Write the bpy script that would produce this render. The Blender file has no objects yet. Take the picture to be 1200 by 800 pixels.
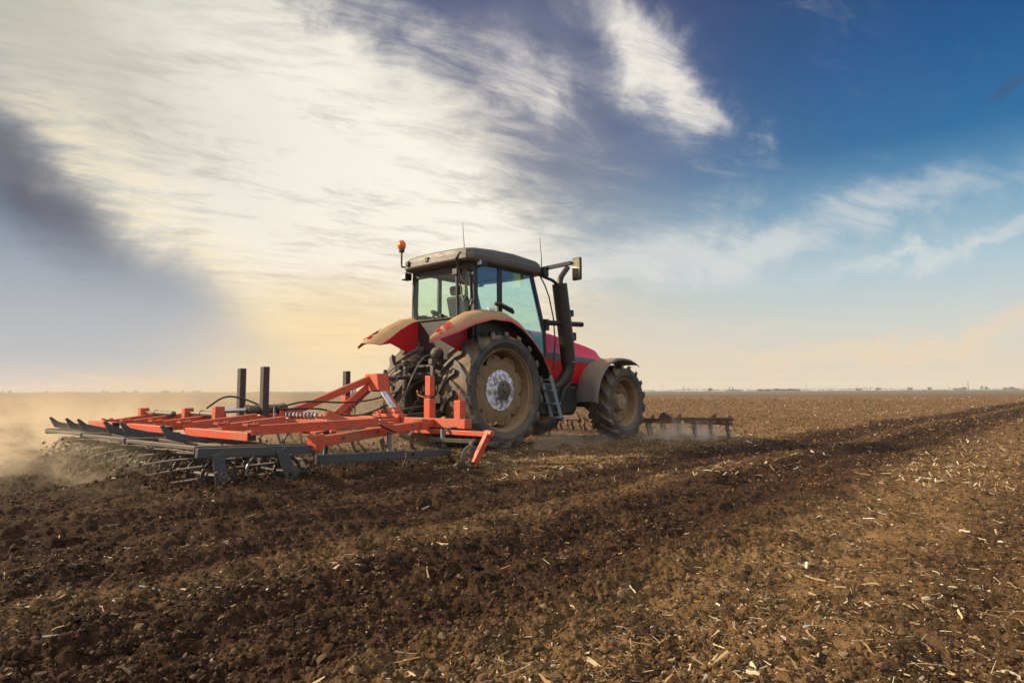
import bpy, math, random
import numpy as np
from mathutils import Vector, Matrix, Euler

R = math.radians
PI = math.pi
random.seed(7)
S = bpy.context.scene
COL = S.collection

# ------------------------------------------------------------------ camera
F_PX, CAM_H, HORIZON = 762.0, 0.897, 61.0        # focal length in px of a 1200 px wide picture
cam = bpy.data.cameras.new('camera')
cam.sensor_width = 36.0
cam.lens = F_PX / 1200 * 36
cam.clip_start, cam.clip_end = 0.05, 20000
cam_o = bpy.data.objects.new('camera', cam)
COL.objects.link(cam_o)
PITCH = math.atan(HORIZON / F_PX)
ROLL = 0.0033
cam_o.matrix_world = (Matrix.Translation((0, 0, CAM_H)) @ Matrix.Rotation(PI / 2 + PITCH, 4, 'X')
                      @ Matrix.Rotation(-ROLL, 4, 'Z'))
S.camera = cam_o
S.view_settings.view_transform = 'Standard'
S.view_settings.look = 'None'
S.view_settings.exposure = 0.5
S.view_settings.gamma = 1.0
S.view_settings.use_curve_mapping = False
S.render.resolution_x, S.render.resolution_y = 1024, 682
S.render.engine = 'CYCLES'
S.cycles.use_denoising = True
S.cycles.max_bounces = 8
S.cycles.transparent_max_bounces = 32
S.cycles.volume_bounces = 1
S.cycles.volume_step_rate = 2.0
S.cycles.volume_max_steps = 64
S.cycles.sample_clamp_indirect = 6.0

SUN_AZ, SUN_EL = R(-88), R(27)                   # from +Y (away from the camera), to the left

# ------------------------------------------------------------------ shader expressions
class X:
    """a socket with arithmetic"""
    def __init__(s, nt, sock): s.nt, s.s = nt, sock
    def m(s, op, *a):
        n = s.nt.nodes.new('ShaderNodeMath'); n.operation = op
        for i, v in enumerate((s,) + a):
            if isinstance(v, X): s.nt.links.new(v.s, n.inputs[i])
            else: n.inputs[i].default_value = v
        return X(s.nt, n.outputs[0])
    def __add__(s, o): return s.m('ADD', o)
    __radd__ = __add__
    def __sub__(s, o): return s.m('SUBTRACT', o)
    def __rsub__(s, o): return (s * -1.0) + o
    def __mul__(s, o): return s.m('MULTIPLY', o)
    __rmul__ = __mul__
    def __truediv__(s, o): return s.m('DIVIDE', o)
    def clamp(s):
        n = s.nt.nodes.new('ShaderNodeClamp'); s.nt.links.new(s.s, n.inputs[0]); return X(s.nt, n.outputs[0])
    def step(s, a, b, t0=0.0, t1=1.0):           # smooth step from a to b
        n = s.nt.nodes.new('ShaderNodeMapRange'); n.interpolation_type = 'SMOOTHSTEP'
        s.nt.links.new(s.s, n.inputs[0])
        if a > b: a, b, t0, t1 = b, a, t1, t0
        for i, v in zip((1, 2, 3, 4), (a, b, t0, t1)): n.inputs[i].default_value = v
        return X(s.nt, n.outputs[0])

class NT:
    def __init__(s, tree): s.t = tree; s.n = tree.nodes; s.l = tree.links
    def new(s, t): return s.n.new(t)
    def val(s, v):
        n = s.new('ShaderNodeValue'); n.outputs[0].default_value = v; return X(s.t, n.outputs[0])
    def put(s, v, inp):
        if isinstance(v, X): s.l.new(v.s, inp)
        elif isinstance(v, (tuple, list)) and len(v) == 3 and inp.type == 'RGBA': inp.default_value = (*v, 1)
        else: inp.default_value = v
    def xyz(s, x, y, z):
        n = s.new('ShaderNodeCombineXYZ')
        for i, v in enumerate((x, y, z)): s.put(v, n.inputs[i])
        return X(s.t, n.outputs[0])
    def sep(s, v):
        n = s.new('ShaderNodeSeparateXYZ'); s.l.new(v.s, n.inputs[0]); return [X(s.t, o) for o in n.outputs]
    def coord(s, which='Object'):
        return X(s.t, s.new('ShaderNodeTexCoord').outputs[which])
    def pos(s): return X(s.t, s.new('ShaderNodeNewGeometry').outputs['Position'])
    def normal(s): return X(s.t, s.new('ShaderNodeNewGeometry').outputs['Normal'])
    def island(s): return X(s.t, s.new('ShaderNodeNewGeometry').outputs['Random Per Island'])
    def noise(s, vec, scale, detail=4, rough=.55, dist=0.0, color=False):
        n = s.new('ShaderNodeTexNoise')
        s.l.new(vec.s, n.inputs['Vector']); n.inputs['Scale'].default_value = scale
        n.inputs['Detail'].default_value = detail; n.inputs['Roughness'].default_value = rough
        n.inputs['Distortion'].default_value = dist
        return X(s.t, n.outputs['Color' if color else 'Fac'])
    def voro(s, vec, scale, feat='F1', out='Distance', rnd=1.0):
        n = s.new('ShaderNodeTexVoronoi'); n.feature = feat
        s.l.new(vec.s, n.inputs['Vector']); n.inputs['Scale'].default_value = scale
        n.inputs['Randomness'].default_value = rnd
        return X(s.t, n.outputs[out])
    def mix(s, fac, a, b, mode='MIX'):
        n = s.new('ShaderNodeMix'); n.data_type = 'RGBA'; n.blend_type = mode; n.clamp_factor = True
        s.put(fac, n.inputs[0]); s.put(a, n.inputs[6]); s.put(b, n.inputs[7])
        return X(s.t, n.outputs[2])
    def ramp(s, fac, stops):
        n = s.new('ShaderNodeValToRGB'); s.l.new(fac.s, n.inputs[0])
        e = n.color_ramp.elements
        while len(e) < len(stops): e.new(.5)
        for k, (p, c) in enumerate(stops):
            e[k].position = p
        for k, (p, c) in enumerate(stops):
            e[k].color = (*c, 1) if not isinstance(c, (int, float)) else (c, c, c, 1)
        return X(s.t, n.outputs[0])
    def bump(s, h, strength=.5, dist=.01):
        n = s.new('ShaderNodeBump'); s.l.new(h.s, n.inputs['Height'])
        n.inputs['Strength'].default_value = strength; n.inputs['Distance'].default_value = dist
        return X(s.t, n.outputs[0])

def srgb(r, g, b):
    f = lambda c: (c / 255 / 12.92) if c <= 10 else ((c / 255 + .055) / 1.055) ** 2.4
    return (f(r), f(g), f(b))

# ------------------------------------------------------------------ world: sky with clouds
W = bpy.data.worlds.new('World')
S.world = W
W.use_nodes = True
t = NT(W.node_tree)
bg = t.n['Background']
SKY_STR = 0.1
bg.inputs['Strength'].default_value = SKY_STR
sky = t.new('ShaderNodeTexSky')
sky.sky_type = 'NISHITA'
sky.sun_disc = False
sky.sun_elevation = SUN_EL
sky.sun_rotation = SUN_AZ
sky.air_density, sky.dust_density, sky.ozone_density = 1.0, 2.0, 2.0
D = t.coord('Generated')
dx, dy, dz = t.sep(D)
az = dx.m('ARCTAN2', dy)                          # 0 = +Y, positive to the right
el = dz.m('ARCSINE')
# wisps: a cloud layer seen in perspective, warped and drawn out along one direction
den = dz.m('MAXIMUM', 0.0) + 0.16
px_, py_ = dx / den, dy / den
cw, sw = math.cos(R(28)), math.sin(R(28))
P = t.xyz(px_ * cw + py_ * sw, (py_ * cw - px_ * sw) * 2.1, 0.0)
warp = t.noise(P, .8, 3, color=True)
wx, wy, wz = t.sep(warp)
Pw = t.xyz(t.sep(P)[0] + (wx - .5) * 1.1, t.sep(P)[1] + (wy - .5) * 1.3, 3.1)
Ph = t.xyz(t.sep(P)[0] * .75 + (wx - .5) * .45, t.sep(P)[1] + (wy - .5) * .5, 9.4)
n_big = t.noise(Pw, .75, 6, .58)
n_fine = t.noise(Pw, 2.6, 12, .68, .25)
Pr = t.xyz(t.sep(Pw)[0] * .8 + t.sep(Pw)[1] * .12, t.sep(Pw)[1] * 1.5, 7.7)
rid = (1.0 - ((t.noise(Pr, 1.5, 9, .66, .5) * 2.0 - 1.0).m('ABSOLUTE'))).step(.66, 1.0)
n_edge = t.noise(D, 5.5, 7, .6, .4, color=True)
ex, ey, ez = t.sep(n_edge)
A2 = az + (ex - .5) * 0.26
E2 = el + (ey - .5) * 0.20

def pix(px, py):                                  # a direction (azimuth, elevation)
    u, v = (px - 600) / F_PX, -(py - 400) / F_PX
    y = math.cos(PITCH) - v * math.sin(PITCH); z = math.sin(PITCH) + v * math.cos(PITCH)
    return math.atan2(u, y), math.atan2(z, math.hypot(u, y))

def blob(px, py, rx, ry, rot=0.0, soft=1.0, a_=None, e_=None):
    """an elongated patch of the sky round a direction; falls from 1 to 0"""
    a0, e0 = pix(px, py)
    c, s_ = math.cos(R(rot)), math.sin(R(rot))
    da, de = (a_ or A2) - a0, (e_ or E2) - e0
    p = (da * c - de * s_) * (F_PX / rx)
    q = (da * s_ + de * c) * (F_PX / ry)
    d2 = p * p + q * q
    return (d2 * (-1.0 * soft)).m('EXPONENT')

hz = el.m('MAXIMUM', 0.0)
right = az.step(R(-28), R(14))                    # away from the bright part of the sky
up_l = t.ramp(hz / R(50), [(0, srgb(196, 196, 196)), (.06, srgb(186, 190, 198)), (.2, srgb(150, 162, 186)), (.38, srgb(120, 132, 160)), (.62, srgb(92, 100, 134)), (1, srgb(60, 76, 116))])
up_r = t.ramp(hz / R(50), [(0, srgb(228, 210, 184)), (.05, srgb(224, 214, 194)), (.10, srgb(212, 214, 206)), (.19, srgb(178, 204, 214)), (.29, srgb(100, 156, 190)), (.38, srgb(28, 108, 160)), (.51, srgb(0, 84, 142)), (.66, srgb(4, 58, 108)), (1, srgb(10, 44, 90))])
up_c = t.mix(blob(600, 40, 260, 200, 0, 1, az, el), up_r, srgb(76, 84, 124))
clear = t.mix(right, up_l, up_c)
nish = t.mix(1.0, X(t.t, sky.outputs[0]), (SKY_STR, SKY_STR, SKY_STR), 'MULTIPLY')
base = t.mix(.93, nish, clear)
# horizon glow
glow = blob(400, 405, 300, 95, 0, 1, az, el)
base = t.mix(glow * .8, base, srgb(246, 216, 172))
base = t.mix(blob(390, 300, 330, 150, 0, 1, az, el) * .5, base, srgb(240, 222, 186))
# thin veil everywhere
veil = (n_big.step(.44, .72) * el.step(R(3), R(12)) * .22) * (1.0 - az.step(R(2), R(22)) * .75)
base = t.mix(veil, base, srgb(188, 196, 208))
# the main bright mass
mass = (blob(170, 70, 330, 120, 20) + blob(340, 190, 230, 95, 30) + blob(440, 290, 190, 85, 20) + blob(380, 370, 190, 70, 0)
        + blob(470, 120, 130, 60, 25) * .6)
tex = n_big * .7 + n_fine * .65 + t.noise(Ph, 6.0, 12, .7, .1) * .3
mfac = (mass * 1.15 + (tex - .84) * 1.6 + (rid - .4) * .16).step(.10, 1.05)
core = (blob(360, 150, 210, 120, 30) + blob(470, 255, 130, 80, 15) + blob(250, 230, 130, 70, 35) * .8).clamp()
mcol = t.mix(el.step(R(3), R(17)), srgb(250, 224, 178), srgb(238, 232, 216))
mcol = t.mix((1.0 - n_fine.step(.25, .68)) * .6, mcol, srgb(200, 196, 188))
mcol = t.mix((1.0 - n_big.step(.36, .62)) * .45, mcol, srgb(206, 202, 190))
n_hi = t.noise(Ph, 6.0, 12, .7, .1)
mcol = t.mix((1.0 - (n_hi * .55 + n_fine * .55).step(.42, .62)) * .34, mcol, srgb(188, 186, 186))
mcol = t.mix((1.0 - ez.step(.36, .60)) * el.step(R(5), R(16)) * .4, mcol, srgb(208, 203, 192))
mcol = t.mix((core * ((n_hi * .6 + n_fine * .6).step(.42, .70) * 1.2 + .12)).clamp() * .95, mcol, srgb(255, 249, 234))
c_all = t.mix(mfac * .97, base, mcol)
c_all = t.mix(blob(400, 395, 170, 62, 0, 1, az, el) * .7, c_all, srgb(255, 222, 164))
c_all = t.mix(blob(0, 0, 250, 120, 25) * .6, c_all, srgb(176, 176, 160))
# a bank of cloud low on the left: its upper edge is dark and lit from behind, below it thins to steel blue
a0, e0 = pix(-10, 112)
ph = R(35)
U_ = (az + (ex - .5) * .13 - a0) * F_PX
V_ = (el + (ey - .5) * .11 - e0) * -F_PX
along = U_ * math.cos(ph) + V_ * math.sin(ph)
below = V_ * math.cos(ph) - U_ * math.sin(ph)
bank = (below + (n_fine - .5) * 40.0).step(-22.0, 46.0)
bank = bank * (1.0 - along.step(215.0, 370.0))
steel = t.ramp(hz / R(50), [(0, srgb(194, 194, 194)), (.08, srgb(182, 186, 192)), (.18, srgb(158, 168, 180)), (.26, srgb(118, 134, 158)), (.4, srgb(112, 124, 148))])
c_all = t.mix(bank * .93, c_all, steel)
rimd = ((below + (n_fine - .5) * 34.0).step(-10.0, 36.0) * (1.0 - (below + (n_fine - .5) * 50.0).step(8.0, 98.0))) * (1.0 - along.step(60.0, 250.0))
c_all = t.mix(rimd * .85, c_all, t.mix(n_big.step(.35, .65), srgb(70, 64, 70), srgb(104, 100, 106)))
gold = (below.step(-70.0, -8.0) * (1.0 - below.step(-8.0, 16.0))) * along.step(-20.0, 60.0) * (1.0 - along.step(210.0, 330.0))
c_all = t.mix(gold * n_hi.step(.36, .66) * .55, c_all, srgb(255, 238, 200))
# white streak right of the middle, with wisps beside it
st = blob(758, 50, 80, 34, 52) + blob(815, 105, 66, 24, 55) * .8 + blob(858, 160, 40, 16, 50) * .45 + blob(728, 8, 60, 36, 40) * .6 + blob(728, 92, 34, 18, 10) * .45
wisps = blob(610, 110, 60, 45, 40) * .75 + blob(655, 110, 24, 36, 40) * .5 + blob(480, 50, 60, 24, 0) * .6 + blob(560, 200, 80, 40, 20) * .5
halo = blob(770, 80, 120, 64, 52) * .26 + blob(620, 120, 110, 60, 35) * .3
sfac = ((st * 1.0 + wisps + halo) * (n_fine * 1.9 + n_hi * 1.2 - .95 + rid * .2)).step(.0, 1.5)
c_all = t.mix(sfac * .95, c_all, srgb(242, 236, 226))
# long low streaks on the right
lo = blob(930, 270, 330, 26, -9) * .75 + blob(1130, 282, 120, 11, -10) * .8 + blob(720, 300, 260, 55, -4) * .7
c_all = t.mix((lo * (n_fine * 1.5 + rid * .25)).step(.05, 1.2) * .66, c_all, srgb(226, 226, 222))
lo2 = blob(1150, 388, 110, 13, -10) + blob(950, 412, 150, 9, -3) * .8 + blob(860, 380, 120, 8, -3) * .45
c_all = t.mix((lo2 * (n_fine * 1.5 + rid * .25)).step(.05, 1.2) * .5, c_all, srgb(240, 212, 178))
c_all = t.mix((blob(1188, 100, 24, 6, -25, 1, az + (ex - .5) * .06, el + (ey - .5) * .04) * (.5 + n_fine)).step(.2, 1.1) * .45, c_all, srgb(66, 84, 112))
c_all = t.mix((blob(150, 442, 60, 5, 0) * (.5 + n_fine)).step(.2, .9) * .5, c_all, srgb(240, 208, 180))
# behind the camera: unseen bright cloud added to fill the sides facing it
back = dy.step(.25, -.35)
bk = t.mix((n_big * .8 + n_fine * .5).step(.40, .78) * .85, t.mix(el.step(R(4), R(50)), srgb(190, 196, 204), srgb(96, 134, 182)), (1.15, 1.12, 1.08))
c_all = t.mix(back, c_all, bk)
# unseen sky: deep blue right for the panes; bright overhead cloud added as fill
side = az.step(R(46), R(66)) * (1.0 - az.step(R(105), R(130))) * el.step(R(1), R(9)) * (1.0 - el.step(R(30), R(50)))
c_all = t.mix(side * .65, c_all, srgb(60, 128, 184))
c_all = t.mix(el.step(R(37), R(46)) * az.step(R(8), R(30)) * .9, c_all, (1.6, 1.55, 1.5))  # unseen bright patch added for the bonnet to reflect
over = el.step(R(36), R(62))
c_all = t.mix(over * (.35 + n_big * .6), c_all, (.95, .93, .90))
EXPO = 2 ** -S.view_settings.exposure            # the sky's colours are given as they show in the picture
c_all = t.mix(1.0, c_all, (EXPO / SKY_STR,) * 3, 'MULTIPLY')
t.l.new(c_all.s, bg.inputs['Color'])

# ------------------------------------------------------------------ sun behind thin cloud
sl = bpy.data.lights.new('sun', 'SUN')
sl.energy = 5.0
sl.angle = R(3)
sl.color = (1.0, .80, .54)
so = bpy.data.objects.new('sun', sl)
COL.objects.link(so)
sd = Vector((math.sin(SUN_AZ) * math.cos(SUN_EL), math.cos(SUN_AZ) * math.cos(SUN_EL), math.sin(SUN_EL)))
so.rotation_euler = sd.to_track_quat('Z', 'Y').to_euler()
so.location = (-20, 30, 30)

# ------------------------------------------------------------------ tractor frame
TX, TY, TH = -.851, 11.037, .722                  # rear axle on the ground, heading
ROTZ = PI / 2 - TH
ST, CT = math.sin(TH), math.cos(TH)
def tw(x, y, z=0.0):                              # tractor frame -> world
    return Vector((TX + x * ST - y * CT, TY + x * CT + y * ST, z))

# ------------------------------------------------------------------ helpers: naming and meshes
def tag(o, label=None, cat=None, group=None, kind=None):
    for k, v in (('label', label), ('category', cat), ('group', group), ('kind', kind)):
        if v: o[k] = v
    return o
def empty(name, loc=(0, 0, 0), rz=0.0, parent=None):
    o = bpy.data.objects.new(name, None); COL.objects.link(o)
    o.location = loc; o.rotation_euler = (0, 0, rz); o.empty_display_size = .2
    if parent: o.parent = parent
    return o
def copy_tree(o, parent=None):
    c = o.copy(); COL.objects.link(c); c.parent = parent
    for ch in list(o.children): copy_tree(ch, c)
    return c

class MB:
    def __init__(s, off=(0, 0, 0)): s.v = []; s.f = []; s.off = Vector(off)
    def add(s, vs, fs):
        b = len(s.v); s.v += [Vector(v) for v in vs]; s.f += [tuple(i + b for i in q) for q in fs]; return s
    def box(s, c, d, rot=None):
        M = rot.to_matrix() if isinstance(rot, Euler) else (rot or Matrix.Identity(3))
        vs = [Vector(c) + M @ Vector((sx * d[0] / 2, sy * d[1] / 2, sz * d[2] / 2)) for sx in (-1, 1) for sy in (-1, 1) for sz in (-1, 1)]
        return s.add(vs, [(0, 1, 3, 2), (4, 6, 7, 5), (0, 4, 5, 1), (2, 3, 7, 6), (0, 2, 6, 4), (1, 5, 7, 3)])
    def bar(s, p, q, w, h, up=(0, 0, 1)):         # rectangular bar from p to q, w across, h along up
        p, q = Vector(p), Vector(q); d = (q - p); L = d.length; d.normalize()
        u = Vector(up); u = u - d * u.dot(d)
        if u.length < 1e-4: u = Vector((1, 0, 0)) - d * d.x
        u.normalize(); a = u.cross(d)
        M = Matrix((d, a, u)).transposed()
        return s.box((p + q) / 2, (L, w, h), M)
    def tube(s, pts, r, n=8, cap=True):
        pts = [Vector(p) for p in pts]; m = len(pts)
        rs = r if isinstance(r, (list, tuple)) else [r] * m
        vs, fs = [], []; prev = None
        for i, p in enumerate(pts):
            d = (pts[min(i + 1, m - 1)] - pts[max(i - 1, 0)]).normalized()
            if prev is None:
                a = d.orthogonal().normalized()
            else:
                a = (prev - d * prev.dot(d)).normalized()
            prev = a; b = d.cross(a)
            for k in range(n):
                an = 2 * PI * k / n
                vs.append(p + (a * math.cos(an) + b * math.sin(an)) * rs[i])
        for i in range(m - 1):
            for k in range(n):
                k2 = (k + 1) % n
                fs.append((i * n + k, i * n + k2, (i + 1) * n + k2, (i + 1) * n + k))
        if cap: fs += [tuple(range(n))[::-1], tuple((m - 1) * n + k for k in range(n))]
        return s.add(vs, fs)
    def cyl(s, p, q, r, n=16): return s.tube([p, q], r, n)
    def lathe(s, prof, c=(0, 0, 0), n=48, closed=False):   # profile (radius, y) turned about the Y axis through c
        vs, fs = [], []; m = len(prof)
        for k in range(n):
            a = 2 * PI * k / n
            for (r, y) in prof: vs.append((c[0] + r * math.cos(a), c[1] + y, c[2] + r * math.sin(a)))
        for k in range(n):
            k2 = (k + 1) % n
            for i in range(m if closed else m - 1):
                i2 = (i + 1) % m
                fs.append((k * m + i, k * m + i2, k2 * m + i2, k2 * m + i))
        return s.add(vs, fs)
    def prism(s, poly, axis, a, b):               # polygon in the two other axes, extruded along axis from a to b
        o = {'x': lambda u, v, w: (w, u, v), 'y': lambda u, v, w: (u, w, v), 'z': lambda u, v, w: (u, v, w)}[axis]
        n = len(poly)
        vs = [o(u, v, a) for u, v in poly] + [o(u, v, b) for u, v in poly]
        fs = [tuple(range(n)), tuple(range(n, 2 * n))[::-1]] + [(i, (i + 1) % n, n + (i + 1) % n, n + i) for i in range(n)]
        return s.add(vs, fs)
    def sheet(s, rows, th=None):                  # grid of points; th = thickness downwards along the normal
        n = len(rows[0]); m = len(rows)
        G = [[Vector(p) for p in r] for r in rows]
        vs = [p for r in G for p in r]
        fs = [(i * n + j, i * n + j + 1, (i + 1) * n + j + 1, (i + 1) * n + j) for i in range(m - 1) for j in range(n - 1)]
        if th:
            low = []
            for i in range(m):
                for j in range(n):
                    a = G[min(i + 1, m - 1)][j] - G[max(i - 1, 0)][j]; b = G[i][min(j + 1, n - 1)] - G[i][max(j - 1, 0)]
                    nn = b.cross(a)
                    nn = nn.normalized() if nn.length > 1e-9 else Vector((0, 0, 1))
                    low.append(G[i][j] - nn * th)
            N = n * m
            vs += low
            fs += [tuple(N + k for k in q)[::-1] for q in fs]
            rim = [j for j in range(n)] + [i * n + n - 1 for i in range(1, m)] + [(m - 1) * n + j for j in range(n - 2, -1, -1)] + [i * n for i in range(m - 2, 0, -1)]
            for k in range(len(rim)):
                a, b = rim[k], rim[(k + 1) % len(rim)]
                fs.append((a, b, N + b, N + a)[::-1])
        return s.add(vs, fs)
    def ball(s, c, r, n=12, m=8, sq=(1, 1, 1)):
        vs, fs = [], []
        for i in range(m + 1):
            th = PI * i / m
            for k in range(n):
                a = 2 * PI * k / n
                vs.append((c[0] + r * sq[0] * math.sin(th) * math.cos(a), c[1] + r * sq[1] * math.sin(th) * math.sin(a), c[2] + r * sq[2] * math.cos(th)))
        for i in range(m):
            for k in range(n):
                fs.append((i * n + k, i * n + (k + 1) % n, (i + 1) * n + (k + 1) % n, (i + 1) * n + k))
        return s.add(vs, fs)
    def build(s, name, mat, parent=None, bevel=0.0, smooth=True, loc=None, angle=38):
        me = bpy.data.meshes.new(name)
        me.from_pydata([tuple(v - s.off) for v in s.v], [], s.f)
        me.validate(); me.update()
        import bmesh
        bm = bmesh.new(); bm.from_mesh(me)
        bmesh.ops.remove_doubles(bm, verts=bm.verts, dist=1e-5)
        bmesh.ops.recalc_face_normals(bm, faces=bm.faces)
        bm.to_mesh(me); bm.free()
        if smooth:
            me.shade_smooth(); me.set_sharp_from_angle(angle=R(angle))
        me.materials.append(mat)
        o = bpy.data.objects.new(name, me); COL.objects.link(o)
        if parent: o.parent = parent
        if loc: o.location = loc
        if bevel:
            b = o.modifiers.new('edge', 'BEVEL'); b.width = bevel; b.segments = 2; b.limit_method = 'ANGLE'; b.angle_limit = R(40)
            b.harden_normals = False
        return o

# ------------------------------------------------------------------ materials
def material(name):
    m = bpy.data.materials.new(name); m.use_nodes = True
    return m, NT(m.node_tree), m.node_tree.nodes['Principled BSDF']

DUST = (.27, .19, .11)
def dusty(name, col, rough=.5, dust=.5, metal=0.0, spots=0.0, spot_col=(.5, .5, .5), dust_col=DUST, coat=0.0, top=.5, scale=1.0):
    """a paint or metal under a layer of field dust: thicker on upward faces, patchy elsewhere"""
    m, t, b = material(name)
    p = t.coord('Object')
    n1 = t.noise(p, 2.3 * scale, 6, .6)
    n2 = t.noise(p, 14 * scale, 6, .65)
    nz = t.sep(t.normal())[2]
    up = nz.step(.1, .95) * top
    k = (n1 * .7 + n2 * .55 + up * .5 - (1.0 - dust) * .9).step(.12, .62)
    dc = t.mix(n2, dust_col, tuple(c * .62 for c in dust_col))
    base = t.mix(n2.step(.3, .7) * .35, col, tuple(c * .6 for c in col))
    c = t.mix(k, base, dc)
    if spots:
        sp = t.noise(p, 42 * scale, 5, .7).step(.62 - spots * .15, .68 - spots * .15)
        c = t.mix(sp, c, spot_col)
    t.l.new(c.s, b.inputs['Base Color'])
    t.l.new((k * (.92 - rough) + rough).s, b.inputs['Roughness'])
    b.inputs['Metallic'].default_value = metal
    if metal:
        t.l.new(((1.0 - k) * metal).s, b.inputs['Metallic'])
    if coat:
        t.l.new(((1.0 - k) * coat).s, b.inputs['Coat Weight']); b.inputs['Coat Roughness'].default_value = .08
    t.l.new(t.bump(n2, .25, .006).s, b.inputs['Normal'])
    return m

M = {}
M['red'] = dusty('red_paint', (.88, .012, .022), .3, .0, coat=.9, top=.08)
M['red_fender'] = dusty('red_fender_paint', (.52, .012, .022), .32, .66, coat=.5, top=.75, dust_col=(.42, .27, .14))
M['red_inner'] = dusty('red_fender_inner_paint', (.52, .012, .022), .4, .12, top=.3)
M['orange'] = dusty('orange_paint', (.58, .080, .033), .42, .55, top=.35, spots=.22, scale=.7, spot_col=(.12, .055, .035), dust_col=(.30, .17, .09))
M['black'] = dusty('black_plastic', (.018, .017, .017), .45, .32)
M['roof'] = dusty('roof_plastic', (.085, .078, .072), .5, .5, top=.2, dust_col=(.23, .18, .13))
M['exhaust'] = dusty('exhaust_steel', (.028, .022, .02), .42, .3, metal=.3, dust_col=(.16, .1, .065))
M['chassis'] = dusty('chassis_iron', (.03, .026, .024), .6, .5, top=.4)
M['steel'] = dusty('bare_steel', (.22, .22, .23), .42, .4, metal=.6, dust_col=(.22, .17, .12))
M['grey'] = dusty('grey_frame_steel', (.075, .078, .086), .5, .48, metal=.3, dust_col=(.16, .115, .075))
M['wornsteel'] = dusty('worn_steel', (.10, .085, .075), .5, .5, metal=.3)
M['roller'] = dusty('roller_steel', (.05, .043, .038), .5, .42, metal=.2, dust_col=(.10, .06, .034))
M['post'] = dusty('rusty_post_steel', (.05, .036, .028), .6, .35, dust_col=(.17, .11, .07))
def tyre_mat(name, rc):
    m = dusty(name, (.05, .046, .047), .7, .54, dust_col=(.30, .21, .115), scale=1.6, top=.25)
    t = NT(m.node_tree); b = t.n['Principled BSDF']; old = b.inputs['Base Color'].links[0].from_socket
    p = t.coord('Object'); x, y, z = t.sep(p)
    r = (x * x + z * z).m('SQRT')
    worn = r.step(rc + .022, rc + .045) * (t.noise(p, 9, 4).step(.3, .7) * .5 + .4)
    c = t.mix(worn, X(t.t, old), (.105, .098, .096))
    soilin = (1.0 - r.step(rc + .002, rc + .018)) * r.step(rc - .05, rc - .02) * t.noise(p, 5, 4).step(.32, .6)
    c = t.mix(soilin * .75, c, (.20, .128, .06))
    t.l.new(c.s, b.inputs['Base Color'])
    return m
M['tyre'] = tyre_mat('rear_tyre_rubber', .893)
M['tyre_front'] = tyre_mat('front_tyre_rubber', .675)
M['rim'] = dusty('dusty_rim', (.13, .08, .03), .6, .75, dust_col=(.34, .22, .11), top=.2)
M['rim_chip'] = dusty('chipped_rim_paint', (.30, .27, .25), .6, .35, spots=.95, spot_col=(.66, .70, .80), dust_col=(.22, .15, .085), scale=.34)
M['step'] = dusty('step_steel', (.20, .24, .27), .45, .3, metal=.3, dust_col=(.24, .2, .15))
M['hose'] = dusty('hose_rubber', (.02, .018, .016), .5, .3)
M['hubdust'] = dusty('dusty_front_hub', (.16, .11, .06), .6, .7, dust_col=(.42, .32, .2), top=.3)
M['mudguard'] = dusty('mudguard_plastic', (.12, .112, .11), .42, .6, dust_col=(.31, .215, .13), top=.4)
M['stripe'] = dusty('grey_stripe', (.12, .13, .16), .4, .25, top=.3)
M['seat'] = dusty('seat_cloth', (.03, .033, .04), .8, .2)
M['rod'] = dusty('chrome_rod', (.55, .55, .55), .2, .22, metal=.9)
M['fmachine'] = dusty('front_tool_steel', (.10, .05, .035), .6, .62, dust_col=(.24, .15, .09))
M['sticker'] = dusty('torn_white_sticker', (.7, .7, .72), .6, .2, spots=.7, spot_col=(.1, .1, .12), top=0.0)

def glow_free(name, col, rough=.2, trans=0.0):
    m, t, b = material(name)
    p = t.coord('Object')
    n = t.noise(p, 20, 4)
    c = t.mix(n.step(.45, .75) * .4, col, DUST)
    t.l.new(c.s, b.inputs['Base Color']); b.inputs['Roughness'].default_value = rough
    b.inputs['Transmission Weight'].default_value = trans
    return m
M['amber'] = glow_free('amber_lens', (.75, .16, .01), .25, .3)
M['redlens'] = glow_free('red_lens', (.45, .008, .012), .25)
M['whitelens'] = glow_free('white_lens', (.7, .74, .85), .25)
M['mirror'] = glow_free('mirror_glass', (.95, .78, .42), .06)  # amber tint stands in for a golden reflection in the mirror
M['mirror'].node_tree.nodes['Principled BSDF'].inputs['Metallic'].default_value = 1.0

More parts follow.
